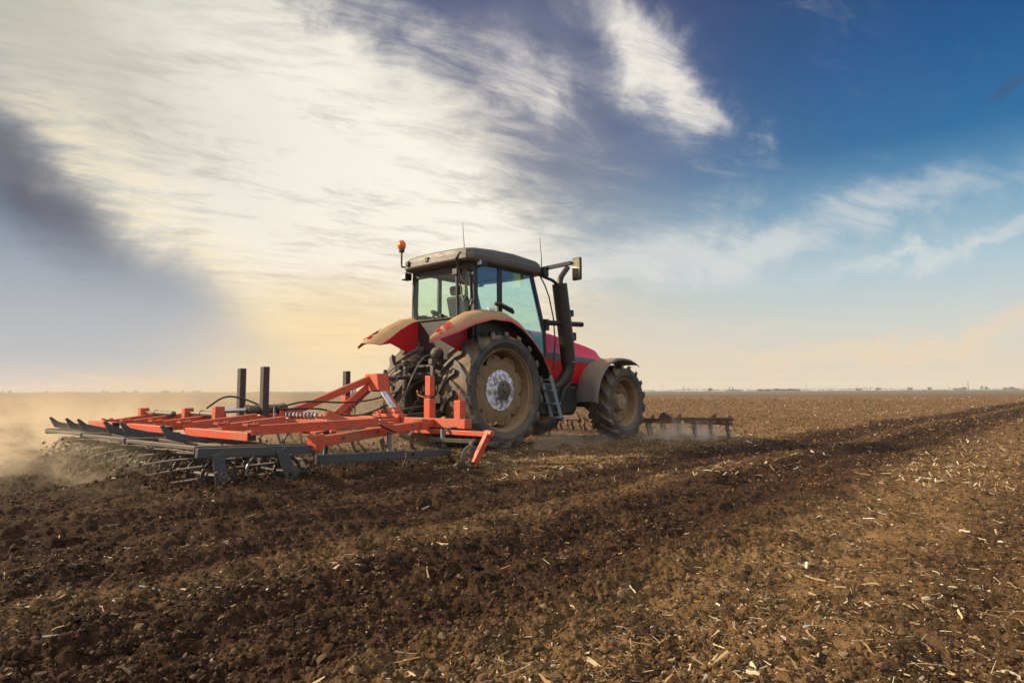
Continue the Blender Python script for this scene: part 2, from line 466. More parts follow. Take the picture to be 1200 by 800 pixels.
def glass(name, tint, grime=.15, refl=1.0, sheen=(1, 1, 1)):
    """a thin tinted pane: tinted see-through, a mirror-like sheen, and a film of dust"""
    m = bpy.data.materials.new(name); m.use_nodes = True
    t = NT(m.node_tree); t.n.remove(t.n['Principled BSDF']); out = t.n['Material Output']
    tr = t.new('ShaderNodeBsdfTransparent'); tr.inputs[0].default_value = (*tint, 1)
    gl = t.new('ShaderNodeBsdfGlossy'); gl.inputs['Roughness'].default_value = .02; gl.inputs[0].default_value = (*sheen, 1)
    gm = t.new('ShaderNodeNewGeometry'); dt = t.new('ShaderNodeVectorMath'); dt.operation = 'DOT_PRODUCT'
    t.l.new(gm.outputs['Normal'], dt.inputs[0]); t.l.new(gm.outputs['Incoming'], dt.inputs[1])
    fr = (1.0 - X(t.t, dt.outputs['Value']).m('ABSOLUTE')).m('POWER', 5.0) * .95 + .045
    df = t.new('ShaderNodeBsdfDiffuse'); df.inputs[0].default_value = (.33, .27, .2, 1)
    a = t.new('ShaderNodeMixShader'); b = t.new('ShaderNodeMixShader')
    t.l.new((fr * refl).clamp().s, a.inputs[0])
    t.l.new(tr.outputs[0], a.inputs[1]); t.l.new(gl.outputs[0], a.inputs[2])
    p = t.coord('Object')
    g = (t.noise(p, 2.5, 6, .65) * .8 + t.noise(p, 30, 4, .7) * .4).step(.5, .9) * grime + grime * .25
    t.l.new(g.s, b.inputs[0]); t.l.new(a.outputs[0], b.inputs[1]); t.l.new(df.outputs[0], b.inputs[2])
    t.l.new(b.outputs[0], out.inputs['Surface'])
    return m
M['glass_rear'] = glass('rear_glass', (.915, .998, .955), .04, .6)
M['glass_side'] = glass('side_glass', (.87, .985, .965), .03, 2.5, (.4, .78, 1.0))  # blue gloss colour stands in for blue sky reflected in the right-hand panes

# ------------------------------------------------------------------ numpy noise for the soil
def _hash(i, j, k):
    h = (i.astype(np.uint64) * np.uint64(73856093)) ^ (j.astype(np.uint64) * np.uint64(19349663)) ^ np.uint64(k * 83492791 + 12345)
    h = (h ^ (h >> np.uint64(13))) * np.uint64(0x5bd1e995)
    h = (h ^ (h >> np.uint64(15))) * np.uint64(0x27d4eb2d)
    h = h ^ (h >> np.uint64(16))
    return (h & np.uint64(0xFFFFFF)).astype(np.float64) / float(0xFFFFFF)
OFFS = 100000
def vnoise(x, y, k):
    i, j = np.floor(x), np.floor(y); fx, fy = x - i, y - j
    fx, fy = fx * fx * (3 - 2 * fx), fy * fy * (3 - 2 * fy)
    i = i.astype(np.int64) + OFFS; j = j.astype(np.int64) + OFFS
    a, b, c, d = _hash(i, j, k), _hash(i + 1, j, k), _hash(i, j + 1, k), _hash(i + 1, j + 1, k)
    return (a * (1 - fx) + b * fx) * (1 - fy) + (c * (1 - fx) + d * fx) * fy
def worley(x, y, k):                              # bumps: (height 0..1, random id)
    i0, j0 = np.floor(x).astype(np.int64), np.floor(y).astype(np.int64)
    best = np.full(x.shape, 9.0); idv = np.zeros(x.shape)
    for di in (-1, 0, 1):
        for dj in (-1, 0, 1):
            i, j = i0 + di, j0 + dj
            hx, hy, hr = _hash(i + OFFS, j + OFFS, k), _hash(i + OFFS, j + OFFS, k + 1), _hash(i + OFFS, j + OFFS, k + 2)
            s = .45 + hr * .75
            d = np.hypot(x - (i + hx), y - (j + hy)) / s
            m = d < best
            best = np.where(m, d, best); idv = np.where(m, hr, idv)
    return np.sqrt(np.clip(1 - best * best, 0, 1)) * (.3 + .7 * idv), idv

def to_v(x, y):                                   # world -> tractor frame (along, across)
    X_, Y_ = x - TX, y - TY
    return X_ * ST + Y_ * CT, -X_ * CT + Y_ * ST
def sstep(a, b, x):
    q = np.clip((x - a) / (b - a), 0, 1); return q * q * (3 - 2 * q)
def tilled(x, y):                                 # 1 where the soil has been worked
    u, v = to_v(x, y)
    w = (vnoise(x * .7, y * .7, 5) - .5) * .9
    strip = sstep(-6.7, -6.0, v + w * .6) * (1 - sstep(-3.6, -3.0, v + w * .5))
    done = (1 - sstep(-2.6, -1.4, u + w)) * sstep(-6.7, -6.0, v + w * .6) * (1 - sstep(2.4, 3.4, v + w))
    return np.maximum(strip, done)
def lowland(y, x):
    r = np.hypot(x, y)
    return 3.6 * sstep(380, 1100, r)
def soil(x, y, res):
    """height of the field; features finer than res are left out"""
    u, v = to_v(x, y)
    T = tilled(x, y)
    h = (vnoise(x * .35, y * .35, 11) - .5) * .10 + (vnoise(x * 1.1, y * 1.1, 12) - .5) * .05
    h += (vnoise(x * .02, y * .02, 17) - .5) * .10 * sstep(30, 120, np.hypot(x, y))
    # long ridges and hollows left along the working direction
    h += .035 * np.sin(v * 2 * PI / 1.35 + (vnoise(u * .25, v * .4, 13) - .5) * 2.2) * T
    h += .018 * np.sin(v * 2 * PI / .52 + (vnoise(u * .4, v * .7, 14) - .5) * 3) * T
    h -= .05 * np.exp(-((v + 3.75) / .45) ** 2)
    h -= .035 * np.exp(-((v + 7.55) / .25) ** 2)
    for (cu, cv) in ((0, .72), (0, -.72), (3.26, 1.0), (3.26, -1.0)): h += .055 * np.exp(-(((u - cu) / .55) ** 2 + ((v - cv) / .5) ** 2))
    h += .03 * np.exp(-((v + 6.4) / .35) ** 2) * (.5 + vnoise(u * 1.2, v, 15))
    amp = .85 + .15 * T
    for k, (cell, a) in enumerate(((.26, .038), (.12, .032), (.062, .030), (.033, .026), (.018, .017))):
        keep = np.clip(cell / (res * 2.2) - .6, 0, 1)
        if keep.max() <= 0: continue
        m = keep > 0
        xw = x[m] + (vnoise(x[m] / cell * .9, y[m] / cell * .9, 40 + k) - .5) * cell * .7
        yw = y[m] + (vnoise(x[m] / cell * .9, y[m] / cell * .9, 50 + k) - .5) * cell * .7
        b, _ = worley(xw / cell, yw / cell, 60 + 5 * k)
        dens = vnoise(x[m] * 1.3 / (cell * 6), y[m] * 1.3 / (cell * 6), 90 + k)
        h[m] += b * a * keep[m] * amp[m] * (.55 + .8 * dens)
    h += .045 * np.exp(-((u + 4.7) / .55) ** 2) * sstep(-2.3, -1.9, v) * (1 - sstep(2.7, 3.3, v))
    return h - .05 * amp
def ground_z(x, y):
    x, y = np.atleast_1d(np.float64(x)), np.atleast_1d(np.float64(y))
    return soil(x, y, np.full(x.shape, .05)) + lowland(y, x)

def soil_color(t, p, clod=False):
    """colour of the field: moist worked soil, drier strips, pale stubble beyond"""
    x, y, z = t.sep(p)
    u = (x - TX) * ST + (y - TY) * CT
    v = (y - TY) * ST - (x - TX) * CT
    q = t.xyz(x, y, z)
    n_l = t.noise(q, .55, 4, .6)
    n_m = t.noise(q, 3.0, 5, .6)
    n_f = t.noise(q, 26.0, 5, .65)
    flow = t.noise(t.xyz(u * .22, v * 1.5, 0.0), 1.0, 5, .6)
    vw = v + (n_l - .5) * .5 + (n_m - .5) * .3
    moist = t.mix((n_f * .7 + n_m * .5).step(.42, .78), (.013, .0057, .0026), (.062, .029, .0130))
    moist = t.mix((n_m.step(.5, .75) * n_f.step(.45, .7)) * .6, moist, (.18, .115, .065))
    dry = t.mix((n_f * .7 + n_m * .5).step(.40, .78), (.050, .026, .010), (.215, .130, .058))
    till = vw.step(-6.55, -6.0) * (1.0 - vw.step(-3.4, -2.8))
    done = (u + (n_m - .5) * 1.5).step(-1.2, -2.6) * vw.step(-6.55, -6.0) * (1.0 - vw.step(2.4, 3.6))
    T = till.m('MAXIMUM', done)
    semi = flow.step(.50, .68) * .6
    # drier strip between the wheel tracks
    semi = (semi + ((vw + 4.6) * (vw + 4.6) * -5.0).m('EXPONENT') * .7).clamp()
    semi = (semi - ((vw + 5.55) * (vw + 5.55) * -3.5).m('EXPONENT') * .7 - ((vw + 3.7) * (vw + 3.7) * -5.0).m('EXPONENT') * .7).clamp()
    wet = t.mix(semi, moist, t.mix(.6, moist, dry))
    stub = t.mix(flow.step(.35, .65) * .5, dry, (.19, .108, .042))
    stub = t.mix(n_f.step(.63, .7) * .35, stub, (.36, .26, .14))
    stub = t.mix((n_m * .6 + n_f * .5).step(.62, .42) * .75, stub, (.05, .026, .011))
    c = t.mix(T, stub, wet)
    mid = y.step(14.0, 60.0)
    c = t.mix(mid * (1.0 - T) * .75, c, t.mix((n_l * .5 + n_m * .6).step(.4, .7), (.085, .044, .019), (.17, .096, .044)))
    track = ((v + 7.55) * (v + 7.55) * -14.0).m('EXPONENT')
    c = t.mix(track * (.4 + n_m * .8) * .8, c, moist)
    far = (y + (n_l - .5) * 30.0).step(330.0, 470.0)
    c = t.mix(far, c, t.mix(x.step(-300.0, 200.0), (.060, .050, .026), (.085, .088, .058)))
    return c, n_f, n_m

def soil_material(name, clod=False):
    m, t, b = material(name)
    p = t.pos()
    c, nf, nm = soil_color(t, p, clod)
    if clod:
        k = t.island()
        c = t.mix(k.step(.35, 1.0) * .85, c, t.mix((k * 7.31).m('FRACT'), (.09, .048, .022), (.27, .18, .105)))
    fine = t.noise(p, 120.0, 4, .7)
    t.l.new(c.s, b.inputs['Base Color'])
    b.inputs['Roughness'].default_value = .95
    b.inputs['Specular IOR Level'].default_value = .18
    t.l.new(t.bump(nf * .6 + fine * .4, 1.0, .022).s, b.inputs['Normal'])
    return m
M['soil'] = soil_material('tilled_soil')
M['clod'] = soil_material('soil_clod', True)

def np_mesh(name, V, Fq, mat, smooth=True):
    """V (n,3), Fq (m,k) with one polygon size"""
    me = bpy.data.meshes.new(name)
    n, (mf, k) = len(V), Fq.shape
    me.vertices.add(n); me.vertices.foreach_set('co', V.astype(np.float32).ravel())
    me.loops.add(mf * k); me.loops.foreach_set('vertex_index', Fq.astype(np.int32).ravel())
    me.polygons.add(mf)
    me.polygons.foreach_set('loop_start', np.arange(0, mf * k, k, dtype=np.int32))
    me.polygons.foreach_set('loop_total', np.full(mf, k, np.int32))
    me.polygons.foreach_set('use_smooth', np.full(mf, smooth, bool))
    me.update(calc_edges=True)
    me.materials.append(mat)
    o = bpy.data.objects.new(name, me); COL.objects.link(o)
    return o

# ------------------------------------------------------------------ ground: one sheet to the horizon
th_f = np.arange(-R(45), R(45), .00185)
th_b = np.linspace(R(45), R(315), 60)
thg = np.concatenate([th_f, th_b])
rr = [0.25, .5, .8, 1.1, 1.35]
r_ = 1.5
while r_ < 45: rr.append(r_); r_ *= 1.0037
while r_ < 220: rr.append(r_); r_ *= 1.008
while r_ < 7000: rr.append(r_); r_ *= 1.03
rr = np.array(rr)
RRg, TTg = np.meshgrid(rr, thg, indexing='ij')
gx, gy = RRg * np.sin(TTg), RRg * np.cos(TTg)
res = np.maximum(RRg * .00185, .0035)
res = np.where((TTg > R(46)), np.maximum(res, .12), res)
gz = soil(gx.ravel(), gy.ravel(), res.ravel()) + lowland(gy.ravel(), gx.ravel())
Vg = np.stack([gx.ravel(), gy.ravel(), gz], 1)
nr, nt_ = RRg.shape
ii, jj = np.meshgrid(np.arange(nr - 1), np.arange(nt_), indexing='ij')
j2 = (jj + 1) % nt_
Fg = np.stack([ii * nt_ + jj, ii * nt_ + j2, (ii + 1) * nt_ + j2, (ii + 1) * nt_ + jj], -1).reshape(-1, 4)[:, ::-1]
ground = np_mesh('ground', Vg, Fg, M['soil'])
tag(ground, kind='structure')

# ------------------------------------------------------------------ loose clods and straw (nobody could count them)
rng = np.random.default_rng(3)
def ico(sub):
    import bmesh
    sub = max(sub, 1)
    bm = bmesh.new(); bmesh.ops.create_icosphere(bm, subdivisions=sub, radius=1.0)
    V = np.array([v.co[:] for v in bm.verts]); F = np.array([[v.index for v in f.verts] for f in bm.faces]); bm.free()
    return V, F
def rand_rot(n):
    q = rng.normal(size=(n, 4)); q /= np.linalg.norm(q, axis=1)[:, None]
    w, x, y, z = q.T
    return np.stack([np.stack([1 - 2 * (y * y + z * z), 2 * (x * y - z * w), 2 * (x * z + y * w)], -1),
                     np.stack([2 * (x * y + z * w), 1 - 2 * (x * x + z * z), 2 * (y * z - x * w)], -1),
                     np.stack([2 * (x * z - y * w), 2 * (y * z + x * w), 1 - 2 * (x * x + y * y)], -1)], 1)
def polar(n, r0, r1, half, power=0.0):
    q = rng.random(n)
    r = r0 * (r1 / r0) ** q if power == 0 else (r0 ** power + q * (r1 ** power - r0 ** power)) ** (1 / power)
    a = (rng.random(n) * 2 - 1) * half
    return r * np.sin(a), r * np.cos(a), r
def scatter_clods(name, sub, n, r0, r1, s0, s1, grow, seed):
    V, F = ico(sub)
    x, y, r = polar(n, r0, r1, R(46))
    T = tilled(x, y)
    patch = vnoise(x * 1.7, y * 1.7, 77)
    keep = rng.random(n) < (.65 + .15 * T + .5 * (patch - .3))
    x, y, r = x[keep], y[keep], r[keep]; n = len(x)
    s = s0 * (s1 / s0) ** (rng.random(n) ** 2.2) * np.maximum(1, r * grow)
    z = soil(x, y, np.maximum(r * .00185, .0035)) + lowland(y, x)
    var = []
    for k in range(7):
        W_ = V * (1 + rng.normal(size=len(V)) * (.07 if sub > 1 else .2))[:, None]
        for q in range(8):                        # broken faces
            nn = rng.normal(size=3); nn /= np.linalg.norm(nn); over_ = np.maximum(W_ @ nn - rng.uniform(.42, .8), 0)
            W_ = W_ - over_[:, None] * nn
        var.append(W_)
    var = np.array(var)
    B = var[rng.integers(0, 7, n)] * (np.stack([np.ones(n), .6 + .4 * rng.random(n), .5 + .4 * rng.random(n)], 1)[:, None, :])
    Rm = rand_rot(n)
    VV = np.einsum('nij,nvj->nvi', Rm, B) * s[:, None, None]
    VV += np.stack([x, y, z + s * .22], 1)[:, None, :]
    FF = F[None] + (np.arange(n) * len(V))[:, None, None]
    o = np_mesh(name, VV.reshape(-1, 3), FF.reshape(-1, 3), M['clod'], sub < 2)
    tag(o, kind='stuff')
    return o
def straw_mat():
    m, t, b = material('dry_straw')
    k = t.island(); p = t.pos()
    n = t.noise(p, 40.0, 3)
    c = t.ramp(k, [(0, (.20, .12, .05)), (.45, (.32, .21, .10)), (.7, (.46, .35, .2)), (.92, (.58, .5, .36)), (1, (.68, .64, .56))])
    c = t.mix(n.step(.5, .75) * .5, c, (.16, .10, .05))
    t.l.new(c.s, b.inputs['Base Color']); b.inputs['Roughness'].default_value = .8
    b.inputs['Specular IOR Level'].default_value = .3
    return m
M['straw'] = straw_mat()
M['straw_pale'] = dusty('pale_stalk', (.62, .54, .40), .75, .12, dust_col=(.4, .3, .18), top=0.0)
def straw_geo(x, y, z, L, w, yaw, tilt, bend, roll=None):
    """bent, slightly folded strips of stalk: 4 stations x 4 corners"""
    n = len(x)
    st = np.linspace(-.5, .5, 4)
    prof = np.array([(-1, 0), (.1, .3), (1, .05), (0, -.22)])
    px_ = st[None, :] * L[:, None]
    pz = -(st[None, :] ** 2) * bend[:, None] * L[:, None] * 2
    wd = w[:, None] * (.35 + .75 * rng.random((n, 4)))
    a = np.einsum('ns,p->nsp', wd, prof[:, 0]); c = np.einsum('ns,p->nsp', wd, prof[:, 1]) + pz[:, :, None]
    a = a + (np.cumsum(rng.normal(size=(n, 4)), 1) * w[:, None] * .55)[:, :, None]
    b = np.repeat(px_[:, :, None], 4, 2)
    ro = (rng.random(n) - .5) * 2.4
    cr, sr = np.cos(ro)[:, None, None], np.sin(ro)[:, None, None]
    a, c = a * cr - (c - pz[:, :, None]) * sr, a * sr + (c - pz[:, :, None]) * cr + pz[:, :, None]
    ct, s_ = np.cos(tilt)[:, None, None], np.sin(tilt)[:, None, None]
    b, c = b * ct - c * s_, b * s_ + c * ct
    cy, sy = np.cos(yaw)[:, None, None], np.sin(yaw)[:, None, None]
    X_ = b * cy - a * sy + x[:, None, None]; Y_ = b * sy + a * cy + y[:, None, None]; Z_ = c + z[:, None, None]
    V = np.stack([X_, Y_, Z_], -1).reshape(-1, 3)
    f = []
    for s in range(3):
        for k in range(4):
            k2 = (k + 1) % 4
            f.append((s * 4 + k, s * 4 + k2, (s + 1) * 4 + k2, (s + 1) * 4 + k))
    f += [(3, 2, 1, 0), (12, 13, 14, 15)]
    F = (np.array(f)[None] + (np.arange(n) * 16)[:, None, None]).reshape(-1, 4)
    return V, F
def scatter_straw(name, n, r0, r1, L0, L1, w0, w1, far_grow, upright=.25, mode='all'):
    x, y, r = polar(n, r0, r1, R(46))
    T = tilled(x, y); u, v = to_v(x, y)
    patch = vnoise(x * .9, y * .9, 171)
    k = rng.random(n) < np.clip(.10 + .75 * (1 - T) + .5 * (patch - .55) + .35 * (v < -6.3) + .25 * np.exp(-((v + 4.75) / .4) ** 2) + .5 * np.exp(-(((x + 2.9) / .8) ** 2 + ((y - 3.6) / .7) ** 2)), .03, 1)
    x, y, r = x[k], y[k], r[k]; n = len(x)
    g = np.maximum(1, r * far_grow)
    L = L0 * (L1 / L0) ** (rng.random(n) ** 2.2) * g
    w = np.minimum(w0 + (w1 - w0) * rng.random(n) ** 2, L * .2) * np.sqrt(g)
    z = soil(x, y, np.maximum(r * .00185, .0035)) + lowland(y, x) + w * .4 + .008 * (rng.random(n) * 1.5 - .6)
    V, F = straw_geo(x, y, z, L, w, rng.random(n) * 2 * PI, rng.normal(size=n) * upright, (rng.random(n) - .4) * .22)
    o = np_mesh(name, V, F, M['straw'], False)
    tag(o, kind='stuff')
    return o
scatter_clods('soil_clods', 2, 6500, 1.6, 11.0, .006, .027, .0, 1)
scatter_clods('soil_crumbs', 1, 110000, 1.6, 26.0, .0034, .016, .20, 2)
scatter_clods('far_clods', 0, 26000, 18.0, 95.0, .006, .02, .11, 4)
scatter_straw('straw_litter', 15000, 1.6, 14.0, .014, .13, .0014, .0085, .0)
scatter_straw('chaff', 60000, 1.6, 20.0, .005, .026, .0012, .0045, .06)
scatter_straw('stubble_residue', 34000, 7.0, 150.0, .05, .17, .004, .012, .05, .5)

def thrown(name, n, box, lift, s0, s1):
    V, F = ico(1)
    u = box[0] + rng.random(n) * (box[1] - box[0]); v = box[2] + rng.random(n) * (box[3] - box[2])
    x, y = TX + u * ST - v * CT, TY + u * CT + v * ST
    s = s0 * (s1 / s0) ** (rng.random(n) ** 2)
    z = soil(x, y, np.full(n, .012)) + lift * rng.random(n) ** 3.2
    B = V[None] * (1 + rng.normal(size=(n, len(V))) * .28)[:, :, None]
    VV = np.einsum('nij,nvj->nvi', rand_rot(n), B) * s[:, None, None] + np.stack([x, y, z], 1)[:, None, :]
    FF = F[None] + (np.arange(n) * len(V))[:, None, None]
    tag(np_mesh(name, VV.reshape(-1, 3), FF.reshape(-1, 3), M['clod']), kind='stuff')
thrown('thrown_soil', 5000, (-5.4, -3.9, -2.15, 2.3), .24, .004, .020)
thrown('loose_soil', 2600, (-3.9, -1.5, -2.0, 2.4), .20, .005, .022)

def on_field(px, py):                             # where a line of sight meets the level field
    u, w_ = (px - 600) / F_PX, -(py - 400) / F_PX
    y = math.cos(PITCH) - w_ * math.sin(PITCH); z = math.sin(PITCH) + w_ * math.cos(PITCH)
    q = -CAM_H / z
    return u * q, y * q
for px, py, L_, w_, yaw, ti, label in ((48, 645, .11, .013, .5, .1, 'thick pale stalk piece on dark soil at far left below the cultivator rollers'),
                                       (622, 662, .075, .016, 2.4, .2, 'pale curled leaf scrap in the middle of the dark tilled foreground'),
                                       (376, 747, .06, .010, 1.0, .3, 'pale stalk piece left of centre close to the bottom edge'),
                                       (945, 668, .085, .011, 1.3, 1.2, 'flat pale stalk piece standing upright among straw at lower right'),
                                       (1134, 650, .085, .011, -.7, .15, 'straight pale stalk piece lying slantwise at the right edge of the straw'),
                                       (750, 637, .075, .010, .2, .05, 'whitish stalk piece lying alone on the dark strip right of centre')):
    x, y = on_field(px, py)
    one = np.array([1.0])
    z = ground_z(x, y) + .014 + (L_ * .3 if ti > 1 else 0)
    V, F = straw_geo(one * x, one * y, z, one * L_, one * w_, one * yaw, one * ti, one * .08)
    o = np_mesh('stalk_fragment', V, F, M['straw_pale'], False)
    tag(o, label, 'stalk')

# ================================================================== tractor (x forward, y left, z up, rear axle over the origin)
tractor = empty('tractor', tw(0, 0), ROTZ)
tag(tractor, 'red tractor with dusty fenders and dark cab roof pulling the orange cultivator', 'tractor')

def interp(prof, y):
    for (r0, y0), (r1, y1) in zip(prof, prof[1:]):
        if min(y0, y1) <= y <= max(y0, y1) and y0 != y1: return r0 + (r1 - r0) * (y - y0) / (y1 - y0)
    return prof[0][0]

def make_tyre(Rt, hw, rb, nl, lug, dphi):
    """drive tyre: carcass of revolution and two rows of slanted lugs"""
    Rc = Rt - lug
    mb = MB()
    half = [(rb, -hw * .78), (rb + (Rc - rb) * .12, -hw * .9), (rb + (Rc - rb) * .45, -hw * 1.02), (rb + (Rc - rb) * .74, -hw * 1.0), (Rc * .975, -hw * .9), (Rc * .992, -hw * .6), (Rc, 0)]
    prof = half + [(r, -y) for r, y in half[-2::-1]]
    mb.lathe(prof, n=80)
    crown = [(Rc * .93, -hw * 1.0), (Rc * .975, -hw * .9), (Rc * .992, -hw * .6), (Rc, 0), (Rc * .992, hw * .6)]
    for side in (1, -1):
        for k in range(nl):
            a0 = 2 * PI * (k + (.5 if side < 0 else 0)) / nl
            st = [(.12, 0), (-.2, .16), (-.5, .42), (-.8, .72), (-.955, .9), (-1.01, 1.0)]
            top, bot = [], []
            for i, (fy, fa) in enumerate(st):
                y = fy * hw; r = interp(crown, max(y, -hw * .9))
                if i == 5: r = Rc * .93
                a = a0 + dphi * fa
                ht = lug * (1.0 if i < 4 else (.95 if i == 4 else .55))
                if i == 0: ht *= .9
                wv = (.034 + .014 * fa) / Rt * (1.05 if i < 5 else 1.1) * (Rt / .95) ** .5
                yy = y * (1.0 if i < 4 else 1.02)
                bot.append([(r - .02, a - wv * 1.35, yy), (r - .02, a + wv * 1.35, yy)])
                top.append([(r + ht, a - wv, yy * (1.0 if i < 5 else 1.03)), (r + ht, a + wv, yy * (1.0 if i < 5 else 1.03))])
            vs, fs = [], []
            for b_, t_ in zip(bot, top):
                for (r, a, y) in (b_[0], t_[0], t_[1], b_[1]):
                    vs.append((r * math.cos(a), y * side, r * math.sin(a)))
            m = len(st)
            for i in range(m - 1):
                for q in range(3):
                    fs.append((i * 4 + q, i * 4 + q + 1, (i + 1) * 4 + q + 1, (i + 1) * 4 + q))
            fs += [(0, 1, 2, 3), tuple((m - 1) * 4 + q for q in (3, 2, 1, 0))]
            mb.add(vs, fs)
    return mb

def rear_wheel(parent):
    mb = MB()                                     # scalloped disc
    n = 96; pro = [(.15, -.165), (.22, -.15), (.36, -.14), (.43, -.15), (.47, -.135)]
    vs, fs = [], []
    for k in range(n):
        a = 2 * PI * k / n
        lob = abs(math.sin(4 * a)) ** .55
        for (r, y) in pro + [(.478 + .10 * lob, -.125)]:
            vs.append((r * math.cos(a), y, r * math.sin(a)))
    m = len(pro) + 1
    for k in range(n):
        for i in range(m - 1):
            fs.append((k * m + i, k * m + i + 1, ((k + 1) % n) * m + i + 1, ((k + 1) % n) * m + i))
    mb.add(vs, fs)
    for k in range(8):
        a = 2 * PI * (k + .5) / 8
        mb.cyl((.535 * math.cos(a), -.17, .535 * math.sin(a)), (.535 * math.cos(a), -.10, .535 * math.sin(a)), .018, 8)
    w = mb.build('rear_wheel', M['rim'], parent)
    make_tyre(.955, .305, .655, 18, .062, .34).build('tyre', M['tyre'], w, angle=30)
    rm = MB()
    rm.lathe([(.675, -.245), (.668, -.268), (.652, -.265), (.646, -.235), (.622, -.215), (.612, -.12), (.60, -.08), (.585, -.06), (.58, .10), (.61, .15), (.655, .24), (.675, .245), (.66, .1), (.63, 0), (.66, -.15)], n=72, closed=True)
    rm.build('rim', M['rim'], w)
    h = MB()
    h.lathe([(.33, -.147), (.325, -.158), (.22, -.168), (.17, -.18), (.16, -.235), (.12, -.25), (.0, -.252)], n=40)
    for k in range(10):
        a = 2 * PI * k / 10
        h.cyl((.20 * math.cos(a), -.20, .20 * math.sin(a)), (.20 * math.cos(a), -.16, .20 * math.sin(a)), .019, 6)
    h.build('hub', M['rim_chip'], w)
    h = MB(); h.lathe([(.165, -.19), (.158, -.24), (.12, -.256), (.05, -.262), (.045, -.285), (0, -.286)], n=28)
    for k in range(6):
        a = 2 * PI * k / 6
        h.cyl((.105 * math.cos(a), -.275, .105 * math.sin(a)), (.105 * math.cos(a), -.24, .105 * math.sin(a)), .014, 6)
    h.build('hub_cap', M['wornsteel'], w)
    return w
def front_wheel(parent):
    mb = MB()
    mb.lathe([(.40, .02), (.36, -.035), (.27, -.01), (.19, .05), (.185, .06)], n=48)
    for k in range(8):
        a = 2 * PI * k / 8
        mb.cyl((.30 * math.cos(a), -.055, .30 * math.sin(a)), (.30 * math.cos(a), 0, .30 * math.sin(a)), .016, 6)
    w = mb.build('front_wheel', M['rim'], parent)
    make_tyre(.73, .235, .46, 16, .055, .38).build('tyre', M['tyre_front'], w, angle=30)
    rm = MB()
    rm.lathe([(.478, -.18), (.47, -.205), (.455, -.20), (.45, -.175), (.425, -.155), (.415, -.05), (.395, -.0), (.39, .1), (.42, .15), (.46, .18), (.478, .185), (.455, .1), (.44, 0), (.455, -.1)], n=60, closed=True)
    rm.build('rim', M['rim'], w)
    h = MB()
    h.lathe([(.19, .06), (.165, -.02), (.16, -.10), (.14, -.125), (.06, -.13), (.05, -.145), (0, -.146)], n=36)
    for k in range(8):
        a = 2 * PI * k / 8
        h.cyl((.115 * math.cos(a), -.14, .115 * math.sin(a)), (.115 * math.cos(a), -.11, .115 * math.sin(a)), .011, 6)
    h.build('hub', M['hubdust'], w)
    return w
WB = 3.262
for name, mk, x, y, z in (('rear', rear_wheel, 0, .725, .95), ('front', front_wheel, WB, 1.0, .724)):
    w = mk(tractor); w.location = (x, -y, z); w.rotation_euler = (0, .13, 0)
    w2 = copy_tree(w, tractor); w2.location = (x, y, z); w2.rotation_euler = (0, .31, PI)

# ---- chassis
mb = MB()
mb.box((.15, 0, .98), (1.1, .62, .62)); mb.box((1.3, 0, .9), (1.6, .5, .55)); mb.box((2.75, 0, .88), (1.9, .5, .42))
mb.cyl((0, -.6, .95), (0, .6, .95), .17, 20); mb.cyl((0, -.63, .95), (0, -.45, .95), .24, 20); mb.cyl((0, .63, .95), (0, .45, .95), .24, 20)
mb.box((-.42, 0, 1.0), (.2, .5, .5)); mb.box((-.5, .12, 1.3), (.16, .34, .16))
mb.build('chassis', M['chassis'], tractor, .02)
mb = MB(); mb.bar((WB, -.95, .72), (WB, .95, .72), .2, .2); mb.cyl((WB, -.99, .724), (WB, -.8, .724), .16, 16); mb.cyl((WB, .99, .724), (WB, .8, .724), .16, 16)
mb.build('front_axle', M['chassis'], tractor, .02)
mb = MB(); mb.box((3.85, 0, .78), (.5, .5, .34)); mb.box((4.12, 0, .78), (.06, .7, .42))
mb.build('front_bracket', M['chassis'], tractor, .015)
for s in (-1, 1):
    mb = MB(); mb.prism([(1.08, .62), (1.18, .5), (2.15, .5), (2.25, .62), (2.25, 1.02), (1.08, 1.1)], 'y', s * .38, s * .78)
    mb.build('fuel_tank', M['black'], tractor, .04)

# ---- bonnet
mb = MB()
def hood_sec(x, top, k=1.0, low=1.08):
    p = [(.44, low), (.475, low + .16), (.455, 1.40), (.475, 1.46), (.475, min(1.62, top - .06)), (.45, top - .16), (.39, top - .06), (.26, top - .012), (0, top + .018)]
    p = p + [(-y, z) for y, z in p[-2::-1]]
    return [(x, y * k, z) for y, z in p]
rows = [hood_sec(*a) for a in ((1.36, 2.085, 1), (1.9, 2.075, 1), (2.5, 1.99, 1), (3.1, 1.90, .985), (3.43, 1.835, .96), (3.58, 1.77, .93), (3.66, 1.70, .89), (3.70, 1.60, .84))]
mb.sheet(rows)
mb.add(rows[-1], [tuple(range(len(rows[-1])))])
hood = mb.build('bonnet', M['red'], tractor, angle=28)
for s in (-1, 1):
    mb = MB()
    pts = [(1.40, .484, 1.60, .11), (1.92, .484, 1.595, .115), (2.5, .484, 1.57, .11), (3.1, .478, 1.545, .10), (3.45, .464, 1.525, .085), (3.60, .448, 1.515, .07)]
    mb.sheet([[(x, s * y, z - h / 2), (x, s * y, z + h / 2)] for x, y, z, h in pts], .008)
    mb.build('bonnet_stripe', M['stripe'], hood, smooth=False)
mb = MB(); mb.tube([(2.46, s_ * y, z) for s_, y, z in ((-1, .474, 1.64), (-1, .462, 1.82), (-1, .40, 1.935), (-1, .27, 1.99), (1, 0, 2.02), (1, .27, 1.99), (1, .40, 1.935), (1, .462, 1.82), (1, .474, 1.64))], .0045, 5); mb.build('panel_gap', M['black'], hood)
